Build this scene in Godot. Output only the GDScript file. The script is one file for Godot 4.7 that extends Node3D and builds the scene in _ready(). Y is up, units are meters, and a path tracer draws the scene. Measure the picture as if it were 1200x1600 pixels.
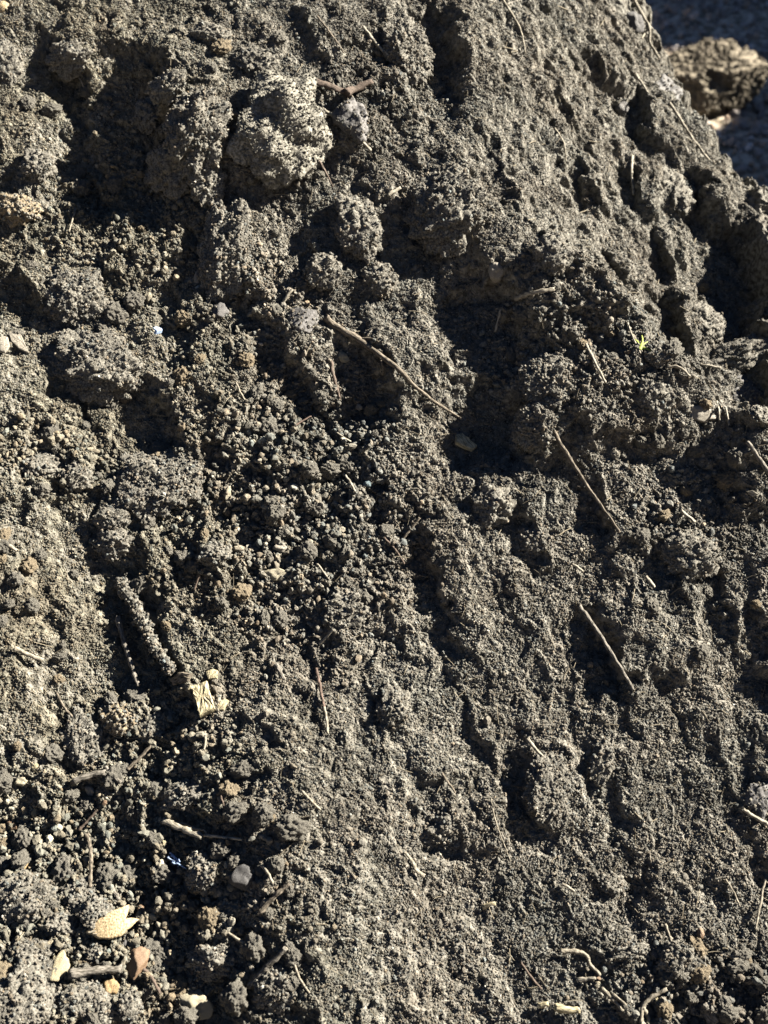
extends Node3D
# A heap of dark garden soil seen close up in low sun from the upper right.
# The heap is a height field laid over a slope; features are noted where the photograph shows them (1200 x 1600)
# and set down on the slope at their real size by following the sight line to the surface.

const LOOK_DOWN := 38.0
const FOV := 48.0
const TILT := 35.0
const MM := 0.001

var eye := Vector3.ZERO
var ahead := Vector3.ZERO
var up_cam := Vector3.ZERO
var focal := 0.0
var axis_u := Vector3(1, 0, 0)
var axis_v := Vector3.ZERO
var axis_n := Vector3.ZERO
var sun_dir := Vector3.ZERO
var sun_flat := Vector2.ZERO
var sun_slope := 0.36

const NU := 800
const NV := 1060
const V0 := -0.47
const V1 := 0.68
const CU := 100
const CV := 134
var H := PackedFloat32Array()
var macro := PackedFloat32Array()
var rough := PackedFloat32Array()
var behind_crest := PackedFloat32Array()
var ready_h := false
var patch_a: FastNoiseLite
var patch_b: FastNoiseLite

var rng := RandomNumberGenerator.new()
var mats := {}
var used := {}
var lumps := []
var clods := []
var stones := []

func _ready() -> void:
	rng.seed = 7
	set_frame()
	make_camera()
	make_sky()
	make_materials()
	make_shapes()
	build_heap()
	build_ground()
	scatter_crumbs()
	place_things()
	scatter_fibres()

# ------------------------------------------------------------------ camera, light
func set_frame() -> void:
	var a := deg_to_rad(LOOK_DOWN)
	var t := deg_to_rad(TILT)
	eye = Vector3(0, sin(a), cos(a)) * 1.0
	ahead = Vector3(0, -sin(a), -cos(a))
	up_cam = Vector3(0, cos(a), -sin(a))
	focal = 800.0 / tan(deg_to_rad(FOV / 2.0))
	axis_n = Vector3(0, cos(t), sin(t))
	axis_v = Vector3(0, sin(t), -cos(t))
	var el := deg_to_rad(18.0)
	var az := deg_to_rad(33.0)
	sun_flat = Vector2(cos(az), sin(az))
	sun_slope = tan(el)
	sun_dir = (axis_u * sun_flat.x + axis_v * sun_flat.y) * cos(el) + axis_n * sin(el)

func make_camera() -> void:
	var cam := Camera3D.new()
	cam.name = "camera"
	cam.near = 0.05
	cam.far = 200.0
	var at := CameraAttributesPhysical.new()
	at.frustum_focal_length = 12.0 / tan(deg_to_rad(FOV / 2.0))
	at.frustum_focus_distance = 0.985
	at.frustum_near = 0.05
	at.frustum_far = 200.0
	at.exposure_aperture = 5.0
	cam.attributes = at
	add_child(cam)
	cam.look_at_from_position(eye, eye + ahead, Vector3.UP)
	cam.fov = FOV
	cam.current = true

func make_sky() -> void:
	var we := WorldEnvironment.new()
	we.name = "world_environment"
	var env := Environment.new()
	env.background_mode = Environment.BG_SKY
	var sm := ProceduralSkyMaterial.new()
	sm.sky_top_color = Color(0.31, 0.41, 0.58)
	sm.sky_horizon_color = Color(0.64, 0.69, 0.75)
	sm.sky_curve = 0.12
	sm.ground_bottom_color = Color(0.12, 0.11, 0.10)
	sm.ground_horizon_color = Color(0.30, 0.29, 0.28)
	sm.sun_angle_max = 8.0
	var sky := Sky.new()
	sky.sky_material = sm
	env.sky = sky
	env.background_energy_multiplier = 0.088
	env.tonemap_mode = Environment.TONE_MAPPER_LINEAR
	env.tonemap_exposure = 13.0
	env.sdfgi_enabled = true
	env.ssao_enabled = true
	env.ssil_enabled = true
	we.environment = env
	add_child(we)
	var sun := DirectionalLight3D.new()
	sun.name = "sun"
	sun.light_energy = 1.5
	sun.light_color = Color(1.0, 0.953, 0.88)
	sun.light_angular_distance = 0.5
	sun.shadow_enabled = true
	add_child(sun)
	sun.look_at_from_position(sun_dir * 5.0, Vector3.ZERO, Vector3.UP)

# ------------------------------------------------------------------ frames of reference
func to_world(u: float, v: float, h: float) -> Vector3:
	return axis_u * u + axis_v * v + axis_n * h

func pixel_of(p: Vector3) -> Vector2:
	var q := p - eye
	var z := q.dot(ahead)
	return Vector2(600.0 + focal * q.x / z, 800.0 - focal * q.dot(up_cam) / z)

func half_width(v: float) -> float:
	return 1.22 * (0.334 + 0.098 * v)

func grid_value(g: PackedFloat32Array, nu: int, nv: int, u: float, v: float) -> float:
	var x := clampf((u / half_width(v) * 0.5 + 0.5) * (nu - 1), 0.0, nu - 1.001)
	var y := clampf((v - V0) / (V1 - V0) * (nv - 1), 0.0, nv - 1.001)
	var i := int(x)
	var j := int(y)
	x -= i
	y -= j
	var k := j * nu + i
	return lerpf(lerpf(g[k], g[k + 1], x), lerpf(g[k + nu], g[k + nu + 1], x), y)

func height(u: float, v: float) -> float:
	if ready_h:
		return grid_value(H, NU, NV, u, v)
	return grid_value(macro, CU, CV, u, v)

# the place (u, v, h) where the sight line through a point of the photograph meets the slope
func hit(px: float, py: float) -> Vector3:
	var d := (ahead + axis_u * ((px - 600.0) / focal) + up_cam * ((800.0 - py) / focal)).normalized()
	var du := d.x
	var dv := d.dot(axis_v)
	var dh := d.dot(axis_n)
	var o := Vector3(eye.x, eye.dot(axis_v), eye.dot(axis_n))
	var t := (0.12 - o.z) / dh
	var step := 0.004
	var last := t
	for k in 160:
		var u := o.x + du * t
		var v := o.y + dv * t
		if o.z + dh * t < height(u, v):
			break
		last = t
		t += step
	var a := last
	var b := t
	for k in 8:
		var m := (a + b) * 0.5
		if o.z + dh * m < height(o.x + du * m, o.y + dv * m):
			b = m
		else:
			a = m
	return Vector3(o.x + du * b, o.y + dv * b, o.z + dh * b)

func spot(px: float, py: float) -> Vector3:
	var q := hit(px, py)
	return to_world(q.x, q.y, q.z)

# metres for one photograph pixel at a place
func scale_at(p: Vector3) -> float:
	return (p - eye).dot(ahead) / focal

func surface_normal(px: float, py: float, reach := 0.012) -> Vector3:
	var q := hit(px, py)
	var gu := (height(q.x + reach, q.y) - height(q.x - reach, q.y)) / (2.0 * reach)
	var gv := (height(q.x, q.y + reach) - height(q.x, q.y - reach)) / (2.0 * reach)
	return (axis_n - axis_u * clampf(gu, -1.0, 1.0) - axis_v * clampf(gv, -1.0, 1.0)).normalized()

# ------------------------------------------------------------------ noise and materials
func noise(freq: float, kind: int, octaves: int, sd: int) -> FastNoiseLite:
	var n := FastNoiseLite.new()
	n.noise_type = kind
	n.frequency = freq
	n.seed = sd
	n.fractal_type = FastNoiseLite.FRACTAL_FBM if octaves > 1 else FastNoiseLite.FRACTAL_NONE
	n.fractal_octaves = octaves
	return n

func noise_tex(freq: float, octaves: int, sd: int, stops: Array, size := 256) -> NoiseTexture2D:
	var t := NoiseTexture2D.new()
	t.width = size
	t.height = size
	t.seamless = true
	t.noise = noise(freq, FastNoiseLite.TYPE_SIMPLEX_SMOOTH, octaves, sd)
	var g := Gradient.new()
	var off := PackedFloat32Array()
	var col := PackedColorArray()
	for s in stops:
		off.append(s[0])
		col.append(s[1])
	g.offsets = off
	g.colors = col
	t.color_ramp = g
	return t

func base(r: float, g: float, b: float) -> Color:
	return Color(r, g, b).linear_to_srgb()

func make_mat(key: String, c: Color, rough_: float, tile: float, spread: float, relief: float, sd: int, stretch := 1.0) -> StandardMaterial3D:
	var m := StandardMaterial3D.new()
	m.resource_name = key
	m.albedo_color = c
	m.roughness = rough_
	m.metallic_specular = 0.3
	var dark := Color(1.0 - spread, 1.0 - spread, 1.0 - spread * 1.05)
	m.albedo_texture = noise_tex(0.03, 4, sd, [[0.25, dark], [0.55, Color(0.92, 0.92, 0.92)], [0.75, Color(1, 1, 1)]])
	m.heightmap_enabled = true
	m.heightmap_texture = noise_tex(0.045, 4, sd + 50, [[0.0, Color.BLACK], [1.0, Color.WHITE]])
	m.heightmap_scale = relief
	m.uv1_triplanar = true
	m.uv1_scale = Vector3(1, 1, 1) / tile
	if stretch != 1.0:
		m.uv1_scale = Vector3(1.0 / tile, 1.0 / tile, 1.0 / tile / stretch)
	mats[key] = m
	return m

func make_materials() -> void:
	var m := make_mat("soil", base(0.081, 0.079, 0.071), 0.95, 0.06, 0.55, 0.08, 1)
	m.uv1_world_triplanar = true
	m.vertex_color_use_as_albedo = true
	m = make_mat("crumb", base(0.096, 0.093, 0.084), 0.95, 0.012, 0.45, 0.03, 2)
	m.vertex_color_use_as_albedo = true
	m = make_mat("clod", base(0.080, 0.078, 0.070), 0.95, 0.02, 0.5, 0.06, 3)
	m.vertex_color_use_as_albedo = true
	make_mat("tan_soil", base(0.125, 0.105, 0.075), 0.95, 0.02, 0.5, 0.06, 33)
	m = make_mat("fibre", base(0.144, 0.132, 0.104), 0.8, 0.01, 0.3, 0.01, 34)
	m.vertex_color_use_as_albedo = true
	make_mat("pale_clod", base(0.115, 0.113, 0.100), 0.92, 0.03, 0.5, 0.08, 4)
	make_mat("tan_clod", base(0.118, 0.104, 0.080), 0.95, 0.08, 0.45, 0.2, 5)
	make_mat("grey_stone", base(0.050, 0.050, 0.052), 0.7, 0.03, 0.4, 0.03, 6)
	make_mat("dark_stone", base(0.034, 0.035, 0.038), 0.7, 0.03, 0.4, 0.03, 7)
	make_mat("cream_stone", base(0.17, 0.158, 0.122), 0.7, 0.02, 0.35, 0.03, 8)
	make_mat("orange_stone", base(0.145, 0.105, 0.055), 0.6, 0.015, 0.45, 0.02, 9)
	make_mat("rust_stone", base(0.10, 0.068, 0.045), 0.6, 0.015, 0.5, 0.02, 10)
	make_mat("bark", base(0.080, 0.070, 0.057), 0.9, 0.012, 0.55, 0.04, 11, 4.0)
	make_mat("grey_bark", base(0.085, 0.080, 0.072), 0.9, 0.012, 0.5, 0.04, 12, 4.0)
	make_mat("dark_bark", base(0.052, 0.040, 0.033), 0.85, 0.012, 0.5, 0.03, 13, 4.0)
	make_mat("red_bark", base(0.058, 0.041, 0.034), 0.8, 0.012, 0.5, 0.03, 14, 4.0)
	make_mat("straw", base(0.140, 0.131, 0.110), 0.75, 0.012, 0.4, 0.02, 15, 4.0)
	make_mat("root", base(0.115, 0.106, 0.087), 0.8, 0.012, 0.45, 0.02, 16, 3.0)
	make_mat("wood", base(0.205, 0.185, 0.125), 0.8, 0.014, 0.42, 0.05, 17, 5.0)
	make_mat("wood_end", base(0.20, 0.18, 0.125), 0.85, 0.01, 0.4, 0.04, 18)
	m = make_mat("leaf", base(0.20, 0.16, 0.10), 0.7, 0.02, 0.4, 0.03, 19)
	m.backlight_enabled = true
	m.backlight = Color(0.12, 0.09, 0.04)
	m = make_mat("green", base(0.16, 0.20, 0.04), 0.6, 0.01, 0.3, 0.01, 20)
	m.backlight_enabled = true
	m.backlight = Color(0.15, 0.2, 0.03)
	make_mat("husk", base(0.136, 0.128, 0.112), 0.7, 0.012, 0.4, 0.02, 21)
	make_mat("blue_fibre", base(0.16, 0.22, 0.34), 0.8, 0.01, 0.3, 0.01, 22)
	m = make_mat("gravel", base(0.30, 0.275, 0.25), 0.85, 0.03, 0.5, 0.04, 23)
	m.vertex_color_use_as_albedo = true
	m = make_mat("ground", base(0.33, 0.285, 0.23), 0.95, 0.35, 0.5, 0.5, 24)
	m.uv1_world_triplanar = true

# ------------------------------------------------------------------ lump shapes
func ico(sub: int) -> Array:
	var t := (1.0 + sqrt(5.0)) / 2.0
	var v := PackedVector3Array([Vector3(-1, t, 0), Vector3(1, t, 0), Vector3(-1, -t, 0), Vector3(1, -t, 0), Vector3(0, -1, t), Vector3(0, 1, t),
		Vector3(0, -1, -t), Vector3(0, 1, -t), Vector3(t, 0, -1), Vector3(t, 0, 1), Vector3(-t, 0, -1), Vector3(-t, 0, 1)])
	for i in v.size():
		v[i] = v[i].normalized()
	var f := PackedInt32Array([0, 11, 5, 0, 5, 1, 0, 1, 7, 0, 7, 10, 0, 10, 11, 1, 5, 9, 5, 11, 4, 11, 10, 2, 10, 7, 6, 7, 1, 8,
		3, 9, 4, 3, 4, 2, 3, 2, 6, 3, 6, 8, 3, 8, 9, 4, 9, 5, 2, 4, 11, 6, 2, 10, 8, 6, 7, 9, 8, 1])
	for s in sub:
		var mid := {}
		var g := PackedInt32Array()
		for k in range(0, f.size(), 3):
			var m := [0, 0, 0]
			for e in 3:
				var a := f[k + e]
				var b := f[k + (e + 1) % 3]
				var key := mini(a, b) * 100000 + maxi(a, b)
				if not mid.has(key):
					mid[key] = v.size()
					v.append((v[a] + v[b]).normalized())
				m[e] = mid[key]
			g.append_array([f[k], m[0], m[2], f[k + 1], m[1], m[0], f[k + 2], m[2], m[1], m[0], m[1], m[2]])
		f = g
	return [v, f]

func commit(v: PackedVector3Array, f: PackedInt32Array, smooth: bool) -> ArrayMesh:
	var arrays := []
	arrays.resize(Mesh.ARRAY_MAX)
	arrays[Mesh.ARRAY_VERTEX] = v
	var idx := PackedInt32Array()
	idx.resize(f.size())
	for k in range(0, f.size(), 3):       # front faces run clockwise
		idx[k] = f[k]
		idx[k + 1] = f[k + 2]
		idx[k + 2] = f[k + 1]
	arrays[Mesh.ARRAY_INDEX] = idx
	if smooth:
		var n := PackedVector3Array()
		n.resize(v.size())
		for k in range(0, f.size(), 3):
			var c := (v[f[k + 1]] - v[f[k]]).cross(v[f[k + 2]] - v[f[k]])
			n[f[k]] += c
			n[f[k + 1]] += c
			n[f[k + 2]] += c
		for i in n.size():
			n[i] = n[i].normalized()
		arrays[Mesh.ARRAY_NORMAL] = n
	var m := ArrayMesh.new()
	m.add_surface_from_arrays(Mesh.PRIMITIVE_TRIANGLES, arrays)
	return m

# how: 0 crumb, 1 clod built of crumbs, 2 broken stone
func lump(sub: int, sd: int, how: int) -> ArrayMesh:
	var got := ico(sub)
	var v: PackedVector3Array = got[0]
	var big := noise(0.9, FastNoiseLite.TYPE_SIMPLEX_SMOOTH, 2, sd)
	var mid := noise(2.6, FastNoiseLite.TYPE_SIMPLEX_SMOOTH, 3, sd + 1)
	var cell := noise(2.3, FastNoiseLite.TYPE_CELLULAR, 1, sd + 2)
	cell.cellular_return_type = FastNoiseLite.RETURN_DISTANCE
	var fine := noise(5.2, FastNoiseLite.TYPE_CELLULAR, 1, sd + 3)
	fine.cellular_return_type = FastNoiseLite.RETURN_DISTANCE
	var r := RandomNumberGenerator.new()
	r.seed = sd * 17 + 3
	var planes := []
	for k in 9:
		planes.append([Vector3(r.randfn(), r.randfn(), r.randfn()).normalized(), r.randf_range(0.62, 0.9)])
	var squash := Vector3(r.randf_range(0.85, 1.2), r.randf_range(0.65, 0.95), r.randf_range(0.8, 1.1))
	for i in v.size():
		var p := v[i]
		var d := 1.0 + (0.42 if how != 1 else 0.30) * big.get_noise_3dv(p)
		if how == 0:
			d += 0.40 * mid.get_noise_3dv(p)
			if sd % 2 == 1:
				for q in planes:
					var c: float = p.dot(q[0])
					if c > 0.05:
						d = minf(d, q[1] * 1.05 / c)
		elif how == 1:
			d += 0.20 * mid.get_noise_3dv(p) - 0.26 * (cell.get_noise_3dv(p) + 0.5) - 0.24 * (fine.get_noise_3dv(p) + 0.5)
		elif how == 3:
			d += 0.12 * mid.get_noise_3dv(p) - 0.10 * (cell.get_noise_3dv(p) + 0.5) - 0.05 * (fine.get_noise_3dv(p) + 0.5)
		else:
			d -= 0.05 * (fine.get_noise_3dv(p) + 0.5)
			for q in planes:
				var c: float = p.dot(q[0])
				if c > 0.05:
					d = minf(d, q[1] / c)
			d += 0.05 * mid.get_noise_3dv(p)
		v[i] = p * d * squash
	return commit(v, got[1], how == 2 or sub > 2)

func make_shapes() -> void:
	for k in 6:
		lumps.append(lump(1, 100 + k * 11, 0))
	for k in 8:
		clods.append(lump(4, 300 + k * 13, 1))
	for k in 6:
		stones.append(lump(3, 500 + k * 7, 2))

# ------------------------------------------------------------------ the heap
func line_side(p: Vector2, pts: Array) -> float:   # signed distance, positive on the upper right of a line that runs down to the right
	var best := 1e9
	var sgn := 1.0
	for k in pts.size() - 1:
		var a: Vector2 = pts[k]
		var b: Vector2 = pts[k + 1]
		var e := b - a
		var t := clampf((p - a).dot(e) / e.length_squared(), 0.0, 1.0)
		var d := p.distance_to(a + e * t)
		if d < best:
			best = d
			sgn = 1.0 if e.cross(p - a) < 0.0 else -1.0
	return best * sgn

const CREST := [[540, -160], [600, 20], [680, 180], [770, 320], [890, 400], [1010, 515], [1110, 610], [1220, 700], [1400, 830]]
const RIM := [[1030, -420], [1068, -150], [1150, 0], [1235, 100], [1325, 205], [1430, 320], [1560, 470]]
const COARSE := [[120, 1430, 330, 230, 1.0], [250, 1180, 160, 150, 0.7], [450, 790, 240, 280, 0.78], [90, 720, 120, 90, 0.7], [1100, 1560, 170, 90, 0.85],
	[900, 540, 200, 130, 0.65], [220, 330, 300, 260, 0.5], [600, 150, 150, 150, 0.5], [1060, 800, 150, 150, 0.45], [380, 480, 200, 160, 0.5]]

# ledges: the lip of each ledge runs from the first point to the second; the ground behind it, away from the sun, lies in its lee over the given width
const LEDGES := [
	[232, 65, 292, 305, 200, 1.25], [110, 70, 165, 300, 95, 1.0], [70, 35, 150, 130, 70, 1.0], [712, 0, 728, 205, 110, 1.3], [768, 205, 806, 335, 62, 1.2],
	[318, 330, 345, 480, 55, 0.9], [650, 290, 705, 445, 80, 1.1], [775, 425, 850, 565, 165, 1.25], [812, 580, 838, 720, 185, 1.2],
	[580, 520, 632, 655, 120, 1.25], [815, 760, 850, 885, 62, 1.0], [900, 730, 962, 835, 42, 0.9], [938, 945, 990, 1080, 95, 2.0],
	[985, 1090, 1000, 1155, 42, 1.0], [1175, 880, 1215, 1120, 85, 0.9], [1165, 1120, 1190, 1220, 50, 0.8], [1115, 840, 1150, 1010, 62, 1.0], [1048, 840, 1078, 965, 48, 1.0],
	[672, 815, 716, 1025, 62, 1.1], [583, 1025, 612, 1225, 58, 0.85], [818, 1175, 836, 1305, 60, 1.25], [700, 1255, 725, 1335, 90, 1.2],
	[914, 1155, 935, 1232, 38, 1.0], [222, 860, 292, 1125, 100, 1.25], [105, 535, 160, 685, 62, 1.0], [235, 585, 288, 705, 120, 1.0],
	[275, 435, 305, 600, 55, 0.8], [38, 415, 62, 492, 55, 1.0], [155, 765, 182, 880, 45, 0.9], [122, 1085, 142, 1195, 55, 0.9],
	[352, 1095, 382, 1215, 45, 0.9], [866, 120, 900, 225, 36, 1.7], [905, 250, 934, 335, 52, 2.0], [950, 380, 982, 455, 42, 1.9], [1002, 140, 1012, 225, 78, 2.0], [984, 250, 1006, 335, 74, 2.2], [1026, 350, 1050, 440, 54, 2.0], [1052, 455, 1074, 545, 62, 1.9], [1090, 260, 1108, 350, 90, 2.1], [932, 85, 946, 140, 42, 1.8], [1155, 240, 1175, 340, 50, 1.7],
	[1172, 350, 1198, 545, 130, 2.0], [1040, 445, 1068, 535, 48, 1.0], [1005, 560, 1038, 652, 50, 1.1], [1192, 565, 1212, 665, 75, 1.7], [1120, 685, 1142, 805, 50, 1.0],
	[1198, 1185, 1215, 1265, 50, 0.9], [1008, 1395, 1022, 1445, 34, 0.8], [480, 360, 520, 480, 45, 0.7], [430, 500, 470, 600, 48, 0.7],
	[770, 895, 800, 1000, 34, 0.7], [520, 700, 560, 820, 42, 0.6], [400, 690, 430, 790, 40, 0.6], [1060, 1080, 1085, 1190, 40, 0.8],
	[960, 1240, 985, 1320, 34, 0.7], [640, 1150, 665, 1235, 40, 0.7], [80, 900, 105, 1000, 34, 0.6], [560, 260, 600, 340, 42, 0.8],
	[470, 20, 500, 100, 45, 0.7], [400, 40, 430, 110, 45, 0.7], 
	[430, 1060, 455, 1150, 30, 0.5], [710, 340, 790, 460, 85, 0.9], [872, 560, 925, 720, 80, 0.9], [925, 725, 965, 890, 62, 0.9], [310, 350, 425, 510, 75, 0.85], [435, 520, 530, 660, 75, 0.95], [552, 660, 622, 820, 62, 0.9], [700, 1030, 775, 1190, 52, 0.8], [1105, 560, 1150, 790, 80, 1.0], [60, 640, 130, 820, 60, 0.8], [330, 640, 400, 800, 60, 0.8], [450, 880, 500, 1040, 50, 0.7], [1120, 1350, 1140, 1420, 32, 0.6], [30, 1290, 60, 1370, 42, 0.7], [560, 880, 590, 980, 36, 0.7],
]

func poly(a: Array) -> Array:
	var out := []
	for p in a:
		out.append(Vector2(p[0], p[1]))
	return out

func build_heap() -> void:
	var crest := poly(CREST)
	var rim := poly(RIM)
	macro.resize(CU * CV)
	rough.resize(CU * CV)
	behind_crest.resize(CU * CV)
	patch_a = noise(1.0 / 0.09, FastNoiseLite.TYPE_SIMPLEX_SMOOTH, 4, 81)
	patch_b = noise(1.0 / 0.13, FastNoiseLite.TYPE_SIMPLEX_SMOOTH, 4, 82)
	for j in CV:
		var v := lerpf(V0, V1, float(j) / (CV - 1))
		for i in CU:
			var u := (2.0 * i / (CU - 1) - 1.0) * half_width(v)
			var p := pixel_of(to_world(u, v, 0))
			var s := scale_at(to_world(u, v, 0))
			var h := 0.0
			var behind := line_side(p, crest)
			behind_crest[j * CU + i] = behind
			var drop := lerpf(0.006, 0.105, smoothstep(720.0, 1150.0, p.x))
			if behind > 0.0:
				h -= drop * smoothstep(0.0, 75.0, behind)
				h -= 0.19 * minf(behind, 420.0) * s * smoothstep(620.0, 420.0, p.y)
			else:
				h += 0.012 * smoothstep(-130.0, 0.0, behind) * smoothstep(650.0, 900.0, p.x)
			var past := line_side(p, rim)
			if past > -90.0:
				h -= 0.030 * smoothstep(-90.0, 30.0, past)
			if past > 0.0:
				h -= 1.9 * past * s
			# the bank along the left side leans towards the sun
			h += 0.30 * s * maxf(0.0, 150.0 - p.x) * smoothstep(480.0, 640.0, p.y) * smoothstep(1350.0, 1150.0, p.y)
			# the lower left corner stands up towards the lens
			h += 0.055 * smoothstep(420.0, -100.0, p.x) * smoothstep(1250.0, 1650.0, p.y)
			# a broad swelling runs down the lower middle
			h += 0.030 * exp(-pow((p.x - 0.12 * (p.y - 1300.0) - 470.0) / 170.0, 2.0)) * smoothstep(980.0, 1260.0, p.y)
			macro[j * CU + i] = h
			var c := 0.14
			for z in COARSE:
				var e := Vector2((p.x - z[0]) / z[2], (p.y - z[1]) / z[3])
				c = maxf(c, z[4] * exp(-e.length_squared() * 1.1))
			rough[j * CU + i] = c
	# ledges placed on the coarse surface
	var placed := []
	for l in LEDGES:
		var a := hit(l[0], l[1])
		var b := hit(l[2], l[3])
		var s := scale_at(to_world((a.x + b.x) / 2, (a.y + b.y) / 2, a.z))
		placed.append([Vector2(a.x, a.y), Vector2(b.x, b.y), l[4] * s, l[5]])
	H.resize(NU * NV)
	var warp_a := noise(1.0 / 0.030, FastNoiseLite.TYPE_SIMPLEX_SMOOTH, 3, 21)
	var warp_b := noise(1.0 / 0.030, FastNoiseLite.TYPE_SIMPLEX_SMOOTH, 3, 22)
	var wu := PackedFloat32Array()
	var wv := PackedFloat32Array()
	wu.resize(NU * NV)
	wv.resize(NU * NV)
	for j in NV:
		var v := lerpf(V0, V1, float(j) / (NV - 1))
		var w := half_width(v)
		for i in NU:
			var u := (2.0 * i / (NU - 1) - 1.0) * w
			var k := j * NU + i
			var a := u + 0.013 * warp_a.get_noise_2d(u, v)
			var b := v + 0.013 * warp_b.get_noise_2d(u, v)
			wu[k] = a
			wv[k] = b
			H[k] = grid_value(macro, CU, CV, a, b)
	for l in placed:
		raise_ledge(l[0], l[1], l[2], l[3], wu, wv)
	# crumbly relief
	var ribs := noise(1.0 / 0.045, FastNoiseLite.TYPE_SIMPLEX_SMOOTH, 2, 31)
	var lumpy := noise(1.0 / 0.020, FastNoiseLite.TYPE_SIMPLEX_SMOOTH, 3, 32)
	var cell := noise(1.0 / 0.0065, FastNoiseLite.TYPE_CELLULAR, 1, 33)
	cell.cellular_return_type = FastNoiseLite.RETURN_DISTANCE
	cell.cellular_jitter = 1.0
	var grain := noise(1.0 / 0.0030, FastNoiseLite.TYPE_SIMPLEX_SMOOTH, 1, 34)
	for j in NV:
		var v := lerpf(V0, V1, float(j) / (NV - 1))
		for i in NU:
			var k := j * NU + i
			var a := wu[k]
			var b := wv[k]
			var c := grid_value(rough, CU, CV, a, b)
			var ru := a + 0.28 * b
			var far := smoothstep(0.0, 70.0, grid_value(behind_crest, CU, CV, a, b))
			var furrow := ribs.get_noise_2d((a + 0.42 * b) * 0.8, b * 0.26 + 4.0)
			H[k] += 0.0042 * ribs.get_noise_2d(ru, b * 0.32) * (1.0 - far) + 0.009 * far * furrow
			H[k] += (0.0016 + 0.0085 * c) * lumpy.get_noise_2d(a * 0.5 + 3.0, b * 0.42)
			H[k] += (0.0006 + 0.0055 * c) * lumpy.get_noise_2d(a, b) + (0.0009 + 0.0038 * c) * lumpy.get_noise_2d(a * 2.4 + 7.0, b * 2.4) - (0.0004 + 0.0030 * c) * (cell.get_noise_2d(a, b) + 0.5) + 0.0005 * grain.get_noise_2d(a, b)
	ready_h = true
	var vv := PackedVector3Array()
	vv.resize(NU * NV)
	for j in NV:
		var v := lerpf(V0, V1, float(j) / (NV - 1))
		var w := half_width(v)
		for i in NU:
			vv[j * NU + i] = axis_u * ((2.0 * i / (NU - 1) - 1.0) * w) + axis_v * v + axis_n * H[j * NU + i]
	var idx := PackedInt32Array()
	idx.resize((NU - 1) * (NV - 1) * 6)
	var q := 0
	for j in NV - 1:
		for i in NU - 1:
			var k := j * NU + i
			idx[q] = k
			idx[q + 1] = k + NU
			idx[q + 2] = k + 1
			idx[q + 3] = k + 1
			idx[q + 4] = k + NU
			idx[q + 5] = k + NU + 1
			q += 6
	var arrays := []
	arrays.resize(Mesh.ARRAY_MAX)
	arrays[Mesh.ARRAY_VERTEX] = vv
	var tone := PackedColorArray()
	tone.resize(NU * NV)
	for j in NV:
		var v := lerpf(V0, V1, float(j) / (NV - 1))
		var w := half_width(v)
		for i in NU:
			tone[j * NU + i] = soil_tone((2.0 * i / (NU - 1) - 1.0) * w, v)
	arrays[Mesh.ARRAY_COLOR] = tone
	arrays[Mesh.ARRAY_INDEX] = idx
	var m := ArrayMesh.new()
	m.add_surface_from_arrays(Mesh.PRIMITIVE_TRIANGLES, arrays)
	var o := MeshInstance3D.new()
	o.name = "soil_mound"
	o.mesh = m
	o.material_override = mats.soil
	structure(o, "crumbling dark brown slope of loose garden soil with ribs and hollows", "soil mound")
	add_child(o)

func raise_ledge(a: Vector2, b: Vector2, w: float, strength: float, wu: PackedFloat32Array, wv: PackedFloat32Array) -> void:
	var along := (b - a)
	var half := along.length() * 0.5
	along = along.normalized()
	var across := Vector2(-along.y, along.x)
	if across.dot(sun_flat) < 0.0:
		across = -across
	var run := w / maxf(0.5, across.dot(sun_flat))
	var mid := (a + b) * 0.5
	var rise := run * sun_slope * strength * (0.80 if mid.y > -0.1 else 0.64)
	var reach := half * 1.35 + w * 2.6
	var j0 := clampi(int((mid.y - reach - V0) / (V1 - V0) * (NV - 1)), 0, NV - 1)
	var j1 := clampi(int((mid.y + reach - V0) / (V1 - V0) * (NV - 1)) + 1, 0, NV - 1)
	for j in range(j0, j1):
		var v := lerpf(V0, V1, float(j) / (NV - 1))
		var hw := half_width(v)
		var i0 := clampi(int(((mid.x - reach) / hw * 0.5 + 0.5) * (NU - 1)), 0, NU - 1)
		var i1 := clampi(int(((mid.x + reach) / hw * 0.5 + 0.5) * (NU - 1)) + 1, 0, NU - 1)
		for i in range(i0, i1):
			var k := j * NU + i
			var dx := wu[k] - mid.x
			var dy := wv[k] - mid.y
			var y := (dx * along.x + dy * along.y) / (half * 1.3)
			if y <= -1.0 or y >= 1.0:
				continue
			var x := (dx * across.x + dy * across.y) / w
			if x <= -1.15 or x >= 2.4:
				continue
			var f := 1.0 - y * y
			f = sqrt(f) * smoothstep(0.0, 0.75, f)
			var p := 0.0
			if x < 0.12:
				p = -0.5 * smoothstep(-1.15, -0.35, x) + 1.0 * smoothstep(-0.2, 0.12, x)
			else:
				p = 0.5 * (1.0 - smoothstep(0.12, 2.4, x))
			H[k] += p * rise * f

# ------------------------------------------------------------------ ground behind
func structure(o: Node3D, label: String, category: String) -> void:
	o.set_meta("kind", "structure")
	o.set_meta("label", label)
	o.set_meta("category", category)

const GROUND_Y := -0.30

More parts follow.
